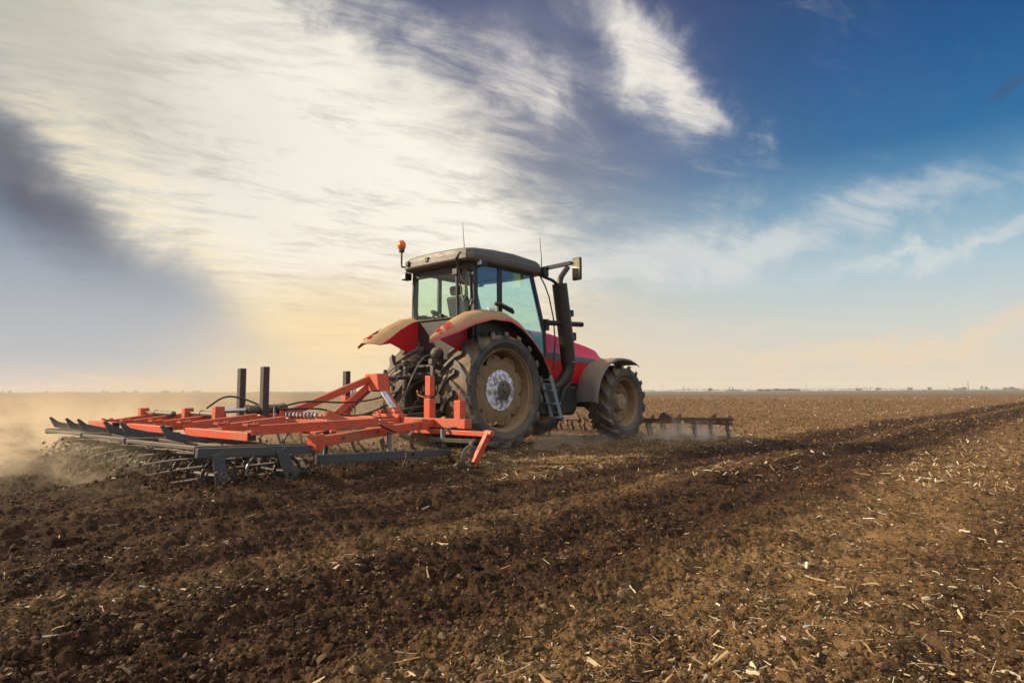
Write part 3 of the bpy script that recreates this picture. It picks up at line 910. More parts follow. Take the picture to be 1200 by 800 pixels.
mb = MB(); mb.prism([(-.34, 1.15), (.34, 1.15), (.36, 1.5), (.26, 1.58), (-.26, 1.58), (-.36, 1.5)], 'x', 3.69, 3.715)
mb.build('grille', M['black'], hood, .01)
for s in (-1, 1):
    mb = MB(); mb.prism([(s * .12, 1.60), (s * .33, 1.60), (s * .30, 1.68), (s * .12, 1.70)], 'x', 3.66, 3.712)
    mb.build('headlight', M['whitelens'], hood, .008)

# ---- rear fenders
FEN = [((-1.25, 1.69), (-1.42, 1.715), (-1.50, 1.66)), ((-1.06, 1.81), (-1.22, 1.87), (-1.34, 1.735)), ((-.86, 1.96), (-1.0, 2.02), (-1.05, 1.84)), ((-.60, 2.10), (-.72, 2.155), (-.70, 1.985)),
       ((-.25, 2.21), (-.35, 2.235), (-.31, 2.09)), ((.15, 2.235), (.10, 2.24), (.13, 2.09)), ((.5, 2.11), (.46, 2.12), (.42, 1.98)), ((.8, 1.89), (.78, 1.90), (.70, 1.80)), ((1.03, 1.62), (1.01, 1.62), (.95, 1.57)), ((1.17, 1.33), (1.15, 1.33), (1.13, 1.31)), ((1.22, 1.12), (1.21, 1.12), (1.2, 1.10))]
for s in (-1, 1):
    mb = MB(); rows = []
    for i, (pi_, pm, po) in enumerate(FEN):
        k = min(i / 2, 1)
        yi = .60 - .02 * k; ym = .78; yo = .87 + .13 * min(i / 1.5, 1)
        row = [(pi_[0], s * yi, pi_[1]), ((pi_[0] + pm[0]) / 2, s * (yi + ym) / 2, (pi_[1] + pm[1]) / 2 + .012), (pm[0], s * ym, pm[1]),
               ((pm[0] + po[0]) / 2, s * (ym * .45 + yo * .55), (pm[1] + po[1]) / 2 + .03), (po[0], s * yo, po[1]), (po[0] + .01, s * (yo + .004), po[1] - .035)]
        rows.append(row if s > 0 else row[::-1])
    mb.sheet(rows, -.014)
    fen = mb.build('rear_fender', M['red_fender'], tractor, angle=60)
    mb = MB()
    mb.prism([(p[0][0], p[0][1] - .004) for p in FEN] + [(.9, 1.15), (.4, 1.3), (-.3, 1.50), (-.65, 1.57), (-1.05, 1.72)], 'y', s * .585, s * .60)
    mb.build('fender_wall', M['red_inner'], fen, smooth=False)
    mb = MB()
    rows = [[(p[0][0], s * .61, p[0][1] - .03), (p[1][0], s * .78, p[1][1] - .03), (p[2][0], s * .985, p[2][1] - .025)] for p in FEN[2:]]
    mb.sheet(rows, .006)
    mb.build('fender_liner', M['black'], fen)
    def on_fender(i, q, f):
        a_, b_ = FEN[i], FEN[i + 1]
        m_ = [a_[1][k] * (1 - q) + b_[1][k] * q for k in (0, 1)]; o_ = [a_[2][k] * (1 - q) + b_[2][k] * q for k in (0, 1)]
        return Vector((m_[0] * (1 - f) + o_[0] * f - .005, s * (.78 + .2 * f), m_[1] * (1 - f) + o_[1] * f + .055 * f * (1 - f) * 2 + .008))
    for i, q0, q1, f0, f1 in ((0, .55, .95, .12, .42), (1, .25, .8, .22, .75), (0, .75, .98, .52, .8)):
        mb = MB(); rows = [[on_fender(i, q0 + (q1 - q0) * a_ / 3 + .06 * math.sin(5 * b_), f0 + (f1 - f0) * b_ / 4 + .04 * math.sin(4 * a_ + i)) for b_ in range(5)] for a_ in range(4)]
        mb.sheet(rows if s > 0 else [r_[::-1] for r_ in rows], .008); mb.build('tail_light', M['redlens'], fen)
    mb = MB(); mb.box((-.16, s * .82, 2.25), (.14, .10, .05), Euler((s * -.3, -.05, 0)))
    mb.build('marker_light', M['whitelens'], fen, .012)

# ---- front mudguards
GP = [(2.235, .73), (2.25, .92), (2.33, 1.14), (2.47, 1.33), (2.66, 1.47), (2.9, 1.55), (3.15, 1.575), (3.4, 1.56), (3.62, 1.50), (3.72, 1.455)]
for s in (-1, 1):
    rows = []
    for x, z in GP:
        row = [(x + .012, s * .74, z - .03), (x, s * .77, z), (x, s * .95, z + .012), (x, s * 1.12, z + .012), (x, s * 1.225, z), (x + .012, s * 1.245, z - .035)]
        rows.append(row if s > 0 else row[::-1])
    mb = MB(); mb.sheet(rows, -.012)
    mg = mb.build('front_mudguard', M['mudguard'], tractor, angle=50)
    mb = MB(); mb.tube([(WB, s * .78, .95), (2.95, s * .78, 1.25), (2.9, s * .80, 1.53)], .022); mb.tube([(2.9, s * .78, 1.53), (2.9, s * 1.18, 1.535)], .016)
    mb.build('bracket', M['chassis'], mg)

# ---- cab
mb = MB(); Y = .735
def post(a, b, w=.06, d=.06): mb.bar(a, b, w, d, (1, 0, 0))
for s in (-1, 1):
    post((-.43, s * Y, 2.0), (-.43, s * .71, 3.02), .07, .09)
    post((.14, s * Y, 2.1), (.14, s * .725, 3.0), .05, .075)
    mb.bar((1.35, s * .70, 1.62), (1.325, s * .72, 2.02), .06, .07, (1, 0, 0)); mb.bar((1.325, s * .72, 2.0), (.98, s * .71, 3.0), .055, .075, (1, 0, 0))
    mb.bar((-.45, s * .71, 2.985), (1.0, s * .71, 2.985), .06, .06)
    mb.prism([(-.40, 2.24), (-.40, 1.5), (1.34, 1.1), (1.36, 1.62), (.95, 1.5), (.45, 1.72), (.18, 2.1), (.1, 2.24)], 'y', s * .60, s * .735)
mb.bar((-.45, -.71, 2.93), (-.45, .71, 2.93), .06, .14); mb.bar((.98, -.71, 2.99), (.98, .71, 2.99), .08, .06)
mb.prism([(-.71, 1.45), (.71, 1.45), (.72, 2.2), (.62, 2.115), (-.62, 2.115), (-.72, 2.2)], 'x', -.47, -.40)
mb.box((.45, 0, 1.45), (1.7, 1.2, .1)); mb.box((1.38, 0, 1.5), (.06, 1.36, .9))
cab = mb.build('cab', M['black'], tractor, .008, angle=30)
# rear corner plates between the rear pane and the posts
for s in (-1, 1):
    mb = MB(); mb.prism([(s * .62, 2.12), (s * .75, 2.12), (s * .745, 2.95), (s * .695, 2.95), (s * .705, 2.44)], 'x', -.47, -.41)
    mb.build('corner_panel', M['black'], cab, smooth=False)
rw = [(-.60, 2.13), (-.70, 2.43), (-.675, 2.80), (-.62, 2.865), (.62, 2.865), (.675, 2.80), (.705, 2.43), (.66, 2.17), (.58, 2.13)]
mb = MB(); mb.prism(rw, 'x', -.492, -.486)
win = mb.build('rear_window', M['glass_rear'], cab, smooth=False)
mb = MB(); mb.tube([(-.49, y, z) for y, z in rw + [rw[0]]], .013, 6)
mb.build('window_seal', M['hose'], win)
for y in (-.02, .16):
    mb = MB(); mb.box((-.51, y, 2.18), (.03, .045, .05)); mb.build('window_hinge', M['black'], win, .004)
mb = MB(); mb.bar((-.52, -.40, 2.88), (-.515, -.42, 2.14), .022, .03, (1, 0, 0)); mb.box((-.53, -.40, 2.86), (.07, .1, .09)); mb.bar((-.51, -.425, 2.72), (-.51, -.43, 2.16), .03, .008, (0, 1, 0))
mb.build('wiper', M['black'], win)
mb = MB(); mb.tube([(-.53, .60, 2.24), (-.55, .61, 2.26), (-.55, .62, 2.42), (-.53, .625, 2.44)], .011, 6)
mb.build('handle', M['black'], win)
for s in (-1, 1):
    mb = MB(); mb.prism([(-.385, 2.23), (.105, 2.20), (.105, 2.95), (-.385, 2.95)], 'y', s * .728, s * .734)
    mb.build('quarter_window', M['glass_side' if s < 0 else 'glass_rear'], cab, smooth=False)
    dp = [(.185, 2.12), (.45, 1.74), (.95, 1.50), (1.32, 1.62), (1.295, 2.0), (.955, 2.95), (.185, 2.955)]
    mb = MB(); mb.tube([(x, s * .738, z) for x, z in dp + [dp[0]]], .017, 6)
    door = mb.build('door', M['black'], cab)
    mb = MB(); mb.prism(dp, 'y', s * .733, s * .739)
    mb.build('pane', M['glass_side' if s < 0 else 'glass_rear'], door, smooth=False)
    mb = MB(); mb.tube([(0.0, s * .77, 2.36), (.06, s * .80, 2.355), (.36, s * .80, 2.28), (.44, s * .77, 2.255)], [.03, .045, .045, .03], 8)
    mb.build('handle', M['black'], door)
mb = MB(); mb.sheet([[(1.335, y, 1.62), (1.30, y, 2.0), (.97, y, 2.96)] for y in (-.68, -.3, 0, .3, .68)], .006)
mb.build('windscreen', M['glass_rear'], cab, smooth=False)
# roof
def roof_ring(z, g, f=0.0):
    base = [(-.70, 0), (-.69, -.5), (-.65, -.74), (-.56, -.83), (-.1, -.855), (.4, -.86), (1.1, -.82), (1.27, -.74), (1.34, -.5), (1.38, 0)]
    pts = base + [(x, -y) for x, y in base[-2:0:-1]]
    return [(.35 + (x - .35) * g + f, y * g, z - (max(0, z - 3.08) / .12) * .036 * (((x - .35) * g / 1.03) ** 2 + .5 * (y * g / .86) ** 2)) for x, y in pts]
mb = MB(); rings = [roof_ring(2.985, .86), roof_ring(2.99, .955), roof_ring(3.005, .985), roof_ring(3.03, 1.0), roof_ring(3.115, .995), roof_ring(3.13, .975), roof_ring(3.235, .965), roof_ring(3.262, .945), roof_ring(3.28, .87), roof_ring(3.315, .55)]
n = len(rings[0]); vs = [p for r in rings for p in r]; fs = []
for i in range(len(rings) - 1):
    for k in range(n): fs.append((i * n + k, i * n + (k + 1) % n, (i + 1) * n + (k + 1) % n, (i + 1) * n + k))
fs += [tuple(range(n))[::-1], tuple((len(rings) - 1) * n + k for k in range(n))]
mb.add(vs, fs)
roof = mb.build('roof', M['roof'], cab, angle=32)
mb = MB()
for y in (.62, .12):
    mb = MB(); mb.box((-.685, y, 3.10), (.05, .075, .085)); mb.build('marker_light', M['black'], roof, .01)
for c, d in (((-.56, .80, 2.915), (.13, .12, .12)), ((-.33, -.80, 2.975), (.13, .11, .09))):
    mb = MB(); mb.box(c, d); mb.cyl((c[0], c[1], c[2]), (c[0], c[1], c[2] + .12), .015, 6)
    wl = mb.build('work_light', M['black'], roof, .012)
    mb = MB(); mb.box((c[0] - d[0] / 2 - .006, c[1], c[2]), (.012, d[1] * .8, d[2] * .75)); mb.build('lens', M['whitelens'], wl, .003)
mb = MB(); mb.tube([(-.55, -.70, 3.07), (-.66, -.62, 3.13), (-.69, -.56, 3.02), (-.62, -.545, 2.88), (-.60, -.60, 2.72), (-.58, -.69, 2.62), (-.56, -.70, 2.46), (-.55, -.60, 2.36), (-.52, -.52, 2.5), (-.53, -.48, 2.72), (-.58, -.5, 2.9), (-.66, -.64, 3.02), (-.62, -.74, 3.0)], .014, 6)
mb.build('cable', M['hose'], roof)
for x, y, z0, z1 in ((-.1, -.15, 3.2, 3.78), (1.2, -.78, 3.12, 3.67)):
    mb = MB(); mb.tube([(x, y, z0), (x, y, z0 + .2), (x - .03, y + .01, z1)], [.012, .007, .004], 6); mb.build('antenna', M['hose'], roof)
mb = MB(); mb.tube([(-.55, .80, 3.08), (-.62, .86, 3.09), (-.62, .87, 3.16), (-.62, .87, 3.37)], .017, 8); mb.cyl((-.62, .87, 3.35), (-.62, .87, 3.41), .05, 14)
be = mb.build('beacon', M['black'], roof)
mb = MB(); mb.lathe([(0, .09), (.035, .08), (.06, .05), (.072, 0), (.068, -.05), (.05, -.075), (0, -.075)], n=18)
o = mb.build('lens', M['amber'], be); o.rotation_euler = (PI / 2, 0, 0); o.location = (-.62, .87, 3.475)
# mirrors
for s in (-1, 1):
    mb = MB(); mb.bar((1.28, s * .76, 3.12), (1.36, s * 1.32, 3.16), .05, .07); mb.box((1.25, s * .80, 3.05), (.12, .12, .16)); mb.tube([(1.36, s * 1.28, 3.16), (1.38, s * 1.40, 3.15)], .018)
    ma = mb.build('mirror', M['black'], cab, .006)
    mb = MB(); mb.box((1.40, s * 1.41, 3.05), (.07, .19, .40), Euler((0, 0, s * .12))); mb.build('housing', M['black'], ma, .025)
    mb = MB(); mb.box((1.361, s * 1.413, 3.05), (.008, .165, .37), Euler((0, 0, s * .12))); mb.build('mirror_glass', M['mirror'], ma, .003)
mb = MB(); mb.tube([(1.16, -.78, 2.97), (1.28, -.79, 2.82), (1.40, -.79, 2.62), (1.52, -.79, 2.26), (1.57, -.79, 1.83), (1.51, -.78, 1.3)], .014, 6); mb.build('cable', M['hose'], cab)
mb = MB(); mb.tube([(1.12, -.76, 3.0), (1.5, -.80, 2.93), (1.72, -.79, 2.84)], .03, 8); mb.build('stay', M['black'], cab)
# inside the cab
mb = MB(); mb.box((.25, 0, 1.95), (.5, .5, .14)); mb.bar((.02, 0, 2.0), (-.12, 0, 2.55), .46, .12, (1, 0, 0)); mb.bar((-.13, 0, 2.56), (-.16, 0, 2.72), .26, .09, (1, 0, 0)); mb.box((.25, 0, 1.7), (.3, .3, .4)); mb.box((.3, -.34, 2.12), (.5, .14, .12)); mb.box((.42, -.42, 2.0), (.4, .2, .3))
mb.build('seat', M['seat'], cab, .04)
mb = MB(); mb.bar((1.05, 0, 1.7), (.86, 0, 2.2), .1, .12, (0, 1, 0)); mb.box((1.12, 0, 1.85), (.28, .5, .5))
sw = mb.build('console', M['black'], cab, .03)
mb = MB(); tor = []
for k in range(25):
    a = 2 * PI * k / 24; tor.append((.84 + .08 * math.cos(a) * 1, .2 * math.sin(a), 2.24 + .18 * math.cos(a) * .55))
mb.tube(tor, .016, 6); mb.bar(tor[0], tor[12], .03, .015); mb.build('steering_wheel', M['black'], sw)

# ---- exhaust stack
mb = MB(); mb.tube([(1.985, -.78, 1.42), (1.93, -.78, 1.8), (1.725, -.78, 2.9)], .14, 24)
ex = mb.build('exhaust', M['exhaust'], tractor)
mb = MB(); mb.tube([(1.74, -.78, 2.88), (1.75, -.78, 2.98), (1.79, -.78, 3.05), (1.98, -.78, 3.24)], [.055, .055, .052, .05], 12); mb.build('outlet', M['exhaust'], ex)
mb = MB(); mb.tube([(1.985, -.78, 1.46), (1.97, -.77, 1.30), (1.86, -.74, 1.12), (1.72, -.66, .98)], .115, 16); mb.build('elbow', M['exhaust'], ex)
mb = MB(); mb.cyl((1.33, -.76, 2.155), (2.4, -.80, 2.20), .048, 12); mb.box((2.03, -.80, 2.38), (.08, .1, .12)); mb.box((2.10, -.80, 1.95), (.09, .1, .15)); mb.box((1.37, -.74, 2.12), (.1, .08, .2))
mb.build('bracket', M['exhaust'], ex, .008)
mb = MB(); mb.tube([(2.0 + .143 * math.cos(2 * PI * k / 16), -.78 + .146 * math.sin(2 * PI * k / 16), 1.47) for k in range(17)], .009, 5); mb.build('clamp', M['steel'], ex)

# ---- access steps
for s in (-1,):
    mb = MB()
    for y in (-.80, -1.01): mb.bar((1.14, y, 1.20), (1.44, y, .47), .012, .085, (1, 0, .4))
    st = mb.build('steps', M['step'], tractor, .003)
    for k, (x, z) in enumerate(((1.17, 1.13), (1.25, .95), (1.34, .72), (1.44, .48))):
        mb = MB(); mb.box((x - .02, -.905, z), (.16 + .02 * k, .24, .025)); mb.build('tread', M['step'], st, .004)
mb = MB(); mb.tube([(2.1, -.80, 1.12), (1.85, -.84, 1.02), (1.62, -.84, .72), (1.6, -.8, .6)], .02, 8); mb.tube([(2.25, -.7, 1.1), (2.0, -.8, 1.16), (1.75, -.82, .95), (1.66, -.8, .62)], .014, 6)
mb.build('hose', M['hose'], tractor)

# ---- rear hitch
mb = MB()
for s in (-1, 1):
    mb.bar((-.35, s * .36, .62), (-1.66, s * .46, .55), .05, .10); mb.bar((-.32, s * .33, 1.22), (-1.04, s * .40, 1.34), .07, .09)
mb.build('lower_link', M['chassis'], tractor, .01)
for y in (.21, -.44):
    mb = MB(); mb.bar((-1.05, y, 1.38), (-1.06, y, .58), .06, .05); mb.cyl((-1.055, y, 1.12), (-1.055, y, .85), .042, 10); mb.box((-1.05, y, 1.39), (.11, .08, .08)); mb.tube([(-1.06, y, .62), (-1.12, y * .98, .50)], .035)
    mb.build('lift_rod', M['wornsteel'], tractor, .004)
mb = MB(); mb.tube([(-.45, .05, 1.18), (-.8, .05, 1.17), (-1.3, .05, 1.15), (-1.72, .05, 1.13)], [.025, .035, .035, .025], 10); mb.box((-1.0, .05, 1.165), (.14, .09, .08))
mb.build('top_link', M['wornsteel'], tractor)
mb = MB(); mb.bar((-.95, -.46, 1.33), (-.95, .28, 1.33), .04, .04); mb.bar((-.85, -.4, 1.22), (-.85, .4, 1.22), .03, .03); mb.box((-.62, -.15, 1.2), (.2, .5, .22)); mb.box((-.7, -.3, .95), (.14, .16, .2)); mb.box((-.55, .1, .8), (.25, .7, .12))
mb.ball((-.82, -.28, 1.52), .11, 14, 10); mb.cyl((-.75, -.28, 1.3), (-.75, -.28, 1.5), .05)
mb.build('hydraulic_block', M['chassis'], tractor, .01)
for k, (y0, y1, z1, x1) in enumerate(((.10, .32, 1.05, -1.55), (.04, .24, .9, -1.75), (-.05, .12, 1.0, -1.6), (-.12, -.02, .85, -1.7), (-.2, -.28, .8, -1.5))):
    mb = MB(); p0 = Vector((-.72, y0, 1.32)); p3 = Vector((x1, y1, z1)); pts = []
    for i in range(13):
        q = i / 12
        a = p0.lerp(p3, q); a.z += .42 * (1 - q) * q * 4 * (.6 + .13 * k) * (1 - q * .5) - .12 * math.sin(q * PI) ** 2 * (k % 2)
        pts.append(a)
    mb.tube(pts, .011, 6); mb.build('hydraulic_hose', M['hose'] if k % 2 else M['wornsteel'], tractor)
mb = MB(); mb.tube([(-.5, 0, .72), (-1.0, 0, .66), (-1.6, 0, .58)], .045, 10); mb.box((-.8, 0, .42), (.9, .1, .06))
mb.build('drawbar', M['chassis'], tractor)
for s, y in ((1, .40), (-1, -.36)):
    mb = MB()
    for i in range(9):
        c = Vector((-1.0 - .06 * i * .9, y, 1.2 - .075 * i)); n_ = 8
        mb.tube([c + Vector(((.0 if i % 2 else .016) * math.cos(2 * PI * k / n_), (.016 if i % 2 else 0) * math.cos(2 * PI * k / n_), .045 * math.sin(2 * PI * k / n_))) for k in range(n_ + 1)], .006, 5)
    mb.build('chain', M['wornsteel'], tractor)


# ================================================================== cultivator behind the tractor (built in the tractor's frame)
OFF = (-3.4, .3, 0)
cult = empty('cultivator', tw(-3.4, .3), ROTZ)
tag(cult, 'wide orange cultivator with dark cage rollers hitched behind the red tractor', 'cultivator')
def B(): return MB(OFF)
# front beam, diagonal side rails, inner rails
mb = B(); mb.bar((-1.72, -1.89, .505), (-1.72, 2.35, .505), .13, .125); mb.build('front_beam', M['orange'], cult, .008)
mb = B()
for (a, b) in (((-1.80, -1.25, .505), (-3.95, -1.92, .405)), ((-1.80, 1.6, .505), (-3.95, 2.3, .42)), ((-1.80, -.55, .50), (-3.4, -.62, .47)), ((-1.8, .95, .50), (-3.4, 1.0, .47))):
    mb.bar(a, b, .10, .105)
fr = mb.build('side_rail', M['orange'], cult, .007)
mb = B()
for x, y0, y1, z in ((-3.30, -1.10, 1.7, .47), (-2.5, -1.3, 1.65, .485)): mb.bar((x, y0, z), (x, y1, z), .11, .11)
mb.build('cross_beam', M['orange'], cult, .007)
mb = B()
for x, y, z in ((-2.3, -1.41, .495), (-3.0, -1.63, .46), (-3.6, -1.82, .43)):
    mb = B(); mb.cyl((x - .005, y - .062, z), (x, y - .03, z), .018, 10); mb.build('bolt', M['wornsteel'], fr)
for c_, d_ in (((-2.05, -1.335, .50), (.16, .14, .14)), ((-3.98, -1.93, .40), (.12, .13, .15))):
    mb = B(); mb.box(c_, d_, Euler((0, 0, .3))); mb.build('bracket', M['orange'], fr, .004)
# hitch mast
mb = B()
mb.bar((-1.72, .12, 1.15), (-1.72, -.52, .56), .06, .13, (1, 0, 0)); mb.bar((-1.72, -.02, 1.15), (-1.72, 1.0, .54), .06, .12, (1, 0, 0)); mb.bar((-1.72, .10, 1.10), (-2.25, .42, .55), .05, .1)
mb.prism([(-.08, 1.20), (.2, 1.20), (.26, 1.02), (.14, .93), (-.14, .95)], 'x', -1.83, -1.62)
mast = mb.build('hitch_mast', M['orange'], cult, .008)
mb = B(); mb.bar((-1.74, -.40, .67), (-1.74, -.56, .53), .075, .135, (1, 0, 0)); mb.box((-1.76, -.3, .585), (.16, .62, .05)); mb.box((-1.76, -.12, .62), (.13, .12, .09)); mb.box((-1.76, -.44, .62), (.13, .14, .1))
mb.build('foot_plate', M['orange'], mast, .008)
mb = B(); mb.bar((-1.765, -.155, .93), (-1.765, -.40, .70), .02, .10, (1, 0, 0)); mb.build('sticker', M['sticker'], mast)
mb = B(); mb.bar((-1.78, .13, 1.13), (-3.22, .13, .60), .065, .10); mb.build('brace', M['orange'], cult, .008)
# posts
for (x, y, z0, z1) in ((-3.5, .69, .50, 1.25), (-3.5, .06, .50, 1.255), (-1.70, .87, .55, 1.26)):
    mb = B(); mb.box((x, y, (z0 + z1) / 2), (.085, .09, z1 - z0)); mb.build('post', M['post'], cult, .004)
mb = B(); mb.box((-1.70, .87, .70), (.11, .115, .33)); mb.build('sleeve', M['orange'], cult, .006)
for y, z1, zr in ((-1.135, .83, 1.15), (-1.73, .81, .90)):
    mb = B(); mb.box((-1.72, y, (.56 + z1) / 2), (.11, .12, z1 - .56))
    sv = mb.build('socket', M['orange'], cult, .006)
    mb = B()
    if zr > 1: mb.box((-1.72, y, (zr + z1) / 2 + .02), (.085, .105, zr - z1 - .05)); mb.tube([(-1.72, y + .02, z1), (-1.76, y + .2, z1 + .05), (-1.76, y + .22, z1 + .12)], .012, 6)
    else: mb.tube([(-1.72, y + .01, z1 - .02), (-1.72, y, zr + .05)], .014, 6)
    mb.build('pin', M['orange'], sv, .004)
# clamp block and spring strut right of the middle
for a_, b_, w_, h_, u_ in (((-3.0, -.58, .64), (-2.70, -.72, .48), .12, .13, (0, 0, 1)), ((-3.25, -1.0, .56), (-3.28, -1.18, .42), .1, .07, (1, 0, 0)), ((-3.2, .15, .70), (-3.25, .12, .5), .14, .12, (1, 0, 0)), ((-3.4, .3, .56), (-3.2, .3, .56), .24, .16, (0, 0, 1))):
    mb = B(); mb.bar(a_, b_, w_, h_, u_); mb.build('clamp', M['orange'], cult, .008)
mb = B()
p0, p1 = Vector((-3.2, .16, .62)), Vector((-3.08, -.52, .62)); d = (p1 - p0)
hel = []
ax = d.normalized(); a = ax.orthogonal().normalized(); b = ax.cross(a)
for i in range(121):
    q = i / 120; an = q * 2 * PI * 10
    hel.append(p0 + d * q + (a * math.cos(an) + b * math.sin(an)) * .038)
mb.tube(hel, .011, 6); mb.build('spring', M['rod'], cult)
mb = B(); mb.cyl(p0 - d * .12, p1 + d * .12, .02, 10); mb.build('spring_rod', M['orange'], cult)
# hydraulic cylinders
for (a_, b_, rb) in (((-4.05, .15, .69), (-3.2, .14, .71), .062), ((-4.05, 1.05, .66), (-4.0, .15, .64), .04), ((-4.1, 2.45, .645), (-4.08, 1.45, .635), .035)):
    a_, b_ = Vector(a_), Vector(b_); m_ = a_.lerp(b_, .42)
    mb = B(); mb.cyl(m_, b_, rb, 14); mb.cyl(m_, m_ + (b_ - a_) * .03, rb * 1.2, 14); mb.ball(b_, rb * 1.2, 10, 8)
    c_ = mb.build('hydraulic_cylinder', M['wornsteel'], cult)
    mb = B(); mb.cyl(a_, m_, rb * .45, 10); mb.build('rod', M['rod'], c_)
    mb = B(); mb.box(a_ + Vector((0, 0, -.05)), (.12, .10, .22)); mb.build('lug', M['orange'], c_, .006)
for pts in ([(-3.3, .1, .72), (-2.9, .02, .80), (-2.4, -.05, .78), (-1.9, -.1, .82), (-1.3, -.1, .98), (-.8, -.1, 1.18)],
            [(-3.3, .1, .70), (-2.8, -.1, .70), (-2.4, -.12, .60), (-2.0, -.1, .62), (-1.5, -.1, .80), (-.9, -.08, 1.15)],
            [(-4.0, .6, .72), (-3.8, .55, .86), (-3.6, .5, .85), (-3.4, .3, .74)], [(-3.6, -.4, .52), (-3.5, -.2, .70), (-3.4, -.05, .74), (-3.3, .05, .66)]):
    P_ = [Vector(p) for p in pts]; fine = []
    for i in range(len(P_) - 1):
        p_1, p_a, p_b, p_2 = P_[max(i - 1, 0)], P_[i], P_[i + 1], P_[min(i + 2, len(P_) - 1)]
        for q in (0, .25, .5, .75):
            fine.append(.5 * ((2 * p_a) + (p_b - p_1) * q + (2 * p_1 - 5 * p_a + 4 * p_b - p_2) * q * q + (3 * p_a - p_1 - 3 * p_b + p_2) * q ** 3))
    mb = B(); mb.tube(fine + [P_[-1]], .013, 6); mb.build('hydraulic_hose', M['hose'], cult)
# rear tool bar in three lengths, arms down to it, rocker plates and roller rails
for y0, y1 in ((3.0, 2.0), (1.45, .2), (-.35, -1.80)):
    mb = B(); mb.bar((-4.6, y0, .485), (-4.6, y1, .485), .095, .085); tb = mb.build('tool_bar', M['orange'], cult, .007)
    mb = B(); mb.box((-4.6, min(y0, y1) - .001, .485), (.075, .004, .07)); mb.build('bar_end', M['black'], tb)
for y, z0, x1, z1 in ((2.35, .50, -3.85, .60), (1.62, .51, -3.75, .61), (.62, .53, -3.85, .60), (-.22, .535, -3.75, .62), (-1.15, .545, -3.9, .61), (-1.78, .55, -3.1, .58)):
    mb = B(); mb.bar((-4.62, y, z0 + .035), (x1, y, z1 + .035), .09, .012); mb.bar((-4.62, y - .039, z0 - .012), (x1, y - .039, z1 - .012), .012, .082)
    arm = mb.build('arm', M['orange'], cult, .002)
    mb = B(); mb.box((-4.60, y, z0 + .052), (.13, .10, .014))
    for sx, sy in ((-1, -1), (1, -1), (1, 1), (-1, 1)): mb.cyl((-4.60 + sx * .05, y + sy * .036, z0 + .05), (-4.60 + sx * .05, y + sy * .036, z0 + .075), .012, 6)
    mb.build('clamp_plate', M['orange'], arm)
    mb = B(); mb.bar((x1 + .02, y, z1), (x1 + .35, y * .95, .47), .07, .07); mb.build('link', M['orange'], cult, .006)
for y in (3.0, 2.25, 1.75, .75, .2, -.95):
    mb = B(); mb.prism([(-5.13, .585), (-5.105, .595), (-5.02, .525), (-4.66, .43), (-4.66, .385), (-4.85, .39), (-5.06, .45)], 'y', y - .018, y + .018)
    mb.build('rocker_plate', M['grey'], cult, .003)
sections = ((-1.9, -.18), (-.12, 1.30), (1.36, 2.95))
for (y0, y1) in sections:
    mb = B(); mb.bar((-4.5, y0 + .02, .40), (-4.5, y1 - .02, .40), .035, .05); mb.bar((-5.16, y0, .415), (-5.16, y1, .405), .05, .035); mb.bar((-4.86, y0, .40), (-4.86, y1, .40), .04, .03)
    for yy in (y0 + .03, y1 - .03): mb.bar((-5.18, yy, .40), (-4.05, yy, .36), .03, .07)
    mb.build('roller_frame', M['wornsteel'], cult, .004)
    for x in (-4.93, -4.24):
        r_ = .185 if x < -4.5 else .17; zc = r_ - .05
        mb = B(); n_ = 10; mb.cyl((x, y0 + .02, zc), (x, y1 - .02, zc), .025, 10)
        nr_ = 6
        for i in range(nr_):
            yy = y0 + .06 + (y1 - y0 - .12) * i / (nr_ - 1)
            mb.lathe([(r_ - .045, -.006), (r_ - .012, -.006), (r_ - .012, .006), (r_ - .045, .006)], (x, yy, zc), 24, True)
            for k in range(4):
                an = PI * k / 2 + i * .4
                mb.bar((x, yy, zc), (x + (r_ - .03) * math.cos(an), yy, zc + (r_ - .03) * math.sin(an)), .03, .01, (0, 1, 0))
        rol = mb.build('roller', M['roller'], cult)
        for k in range(n_):
            pts = [(x + r_ * math.cos(2 * PI * k / n_ + 1.3 * q), y0 + .05 + (y1 - y0 - .1) * q, zc + r_ * math.sin(2 * PI * k / n_ + 1.3 * q)) for q in np.linspace(0, 1, 9)]
            mb = B(); mb.tube(pts, .011, 6); mb.build('roller_bar', M['roller'], rol)
# right end of the rollers: a grey bar on two legs
mb = B(); mb.bar((-5.18, -1.93, .375), (-4.0, -1.93, .335), .05, .085); sb = mb.build('side_bar', M['grey'], cult, .004)
for (xt, xb) in ((-5.0, -4.95), (-4.38, -4.24)):
    mb = B(); mb.bar((xt, -1.965, .36), (xb, -1.965, .03), .018, .115, (1, 0, 0)); lg = mb.build('leg', M['grey'], sb, .004)
    mb = B(); mb.cyl((xb, -1.99, .14), (xb, -1.93, .14), .05, 14); mb.cyl((xb, -2.0, .14), (xb, -1.99, .14), .022, 6); mb.cyl((xt + .03, -1.985, .30), (xt + .03, -1.95, .30), .014, 6)
    mb.build('bearing', M['wornsteel'], lg)
mb = B()
for k in range(18):
    an = -1.2 + 2.9 * k / 17
    if k: mb.tube([pp, (-4.5 + .20 * math.cos(an + 1.6), -1.90, .16 + .17 * math.sin(an + 1.6))], .012, 6)
    pp = (-4.5 + .20 * math.cos(an + 1.6), -1.90, .16 + .17 * math.sin(an + 1.6))
mb.build('hoop', M['steel'], cult)
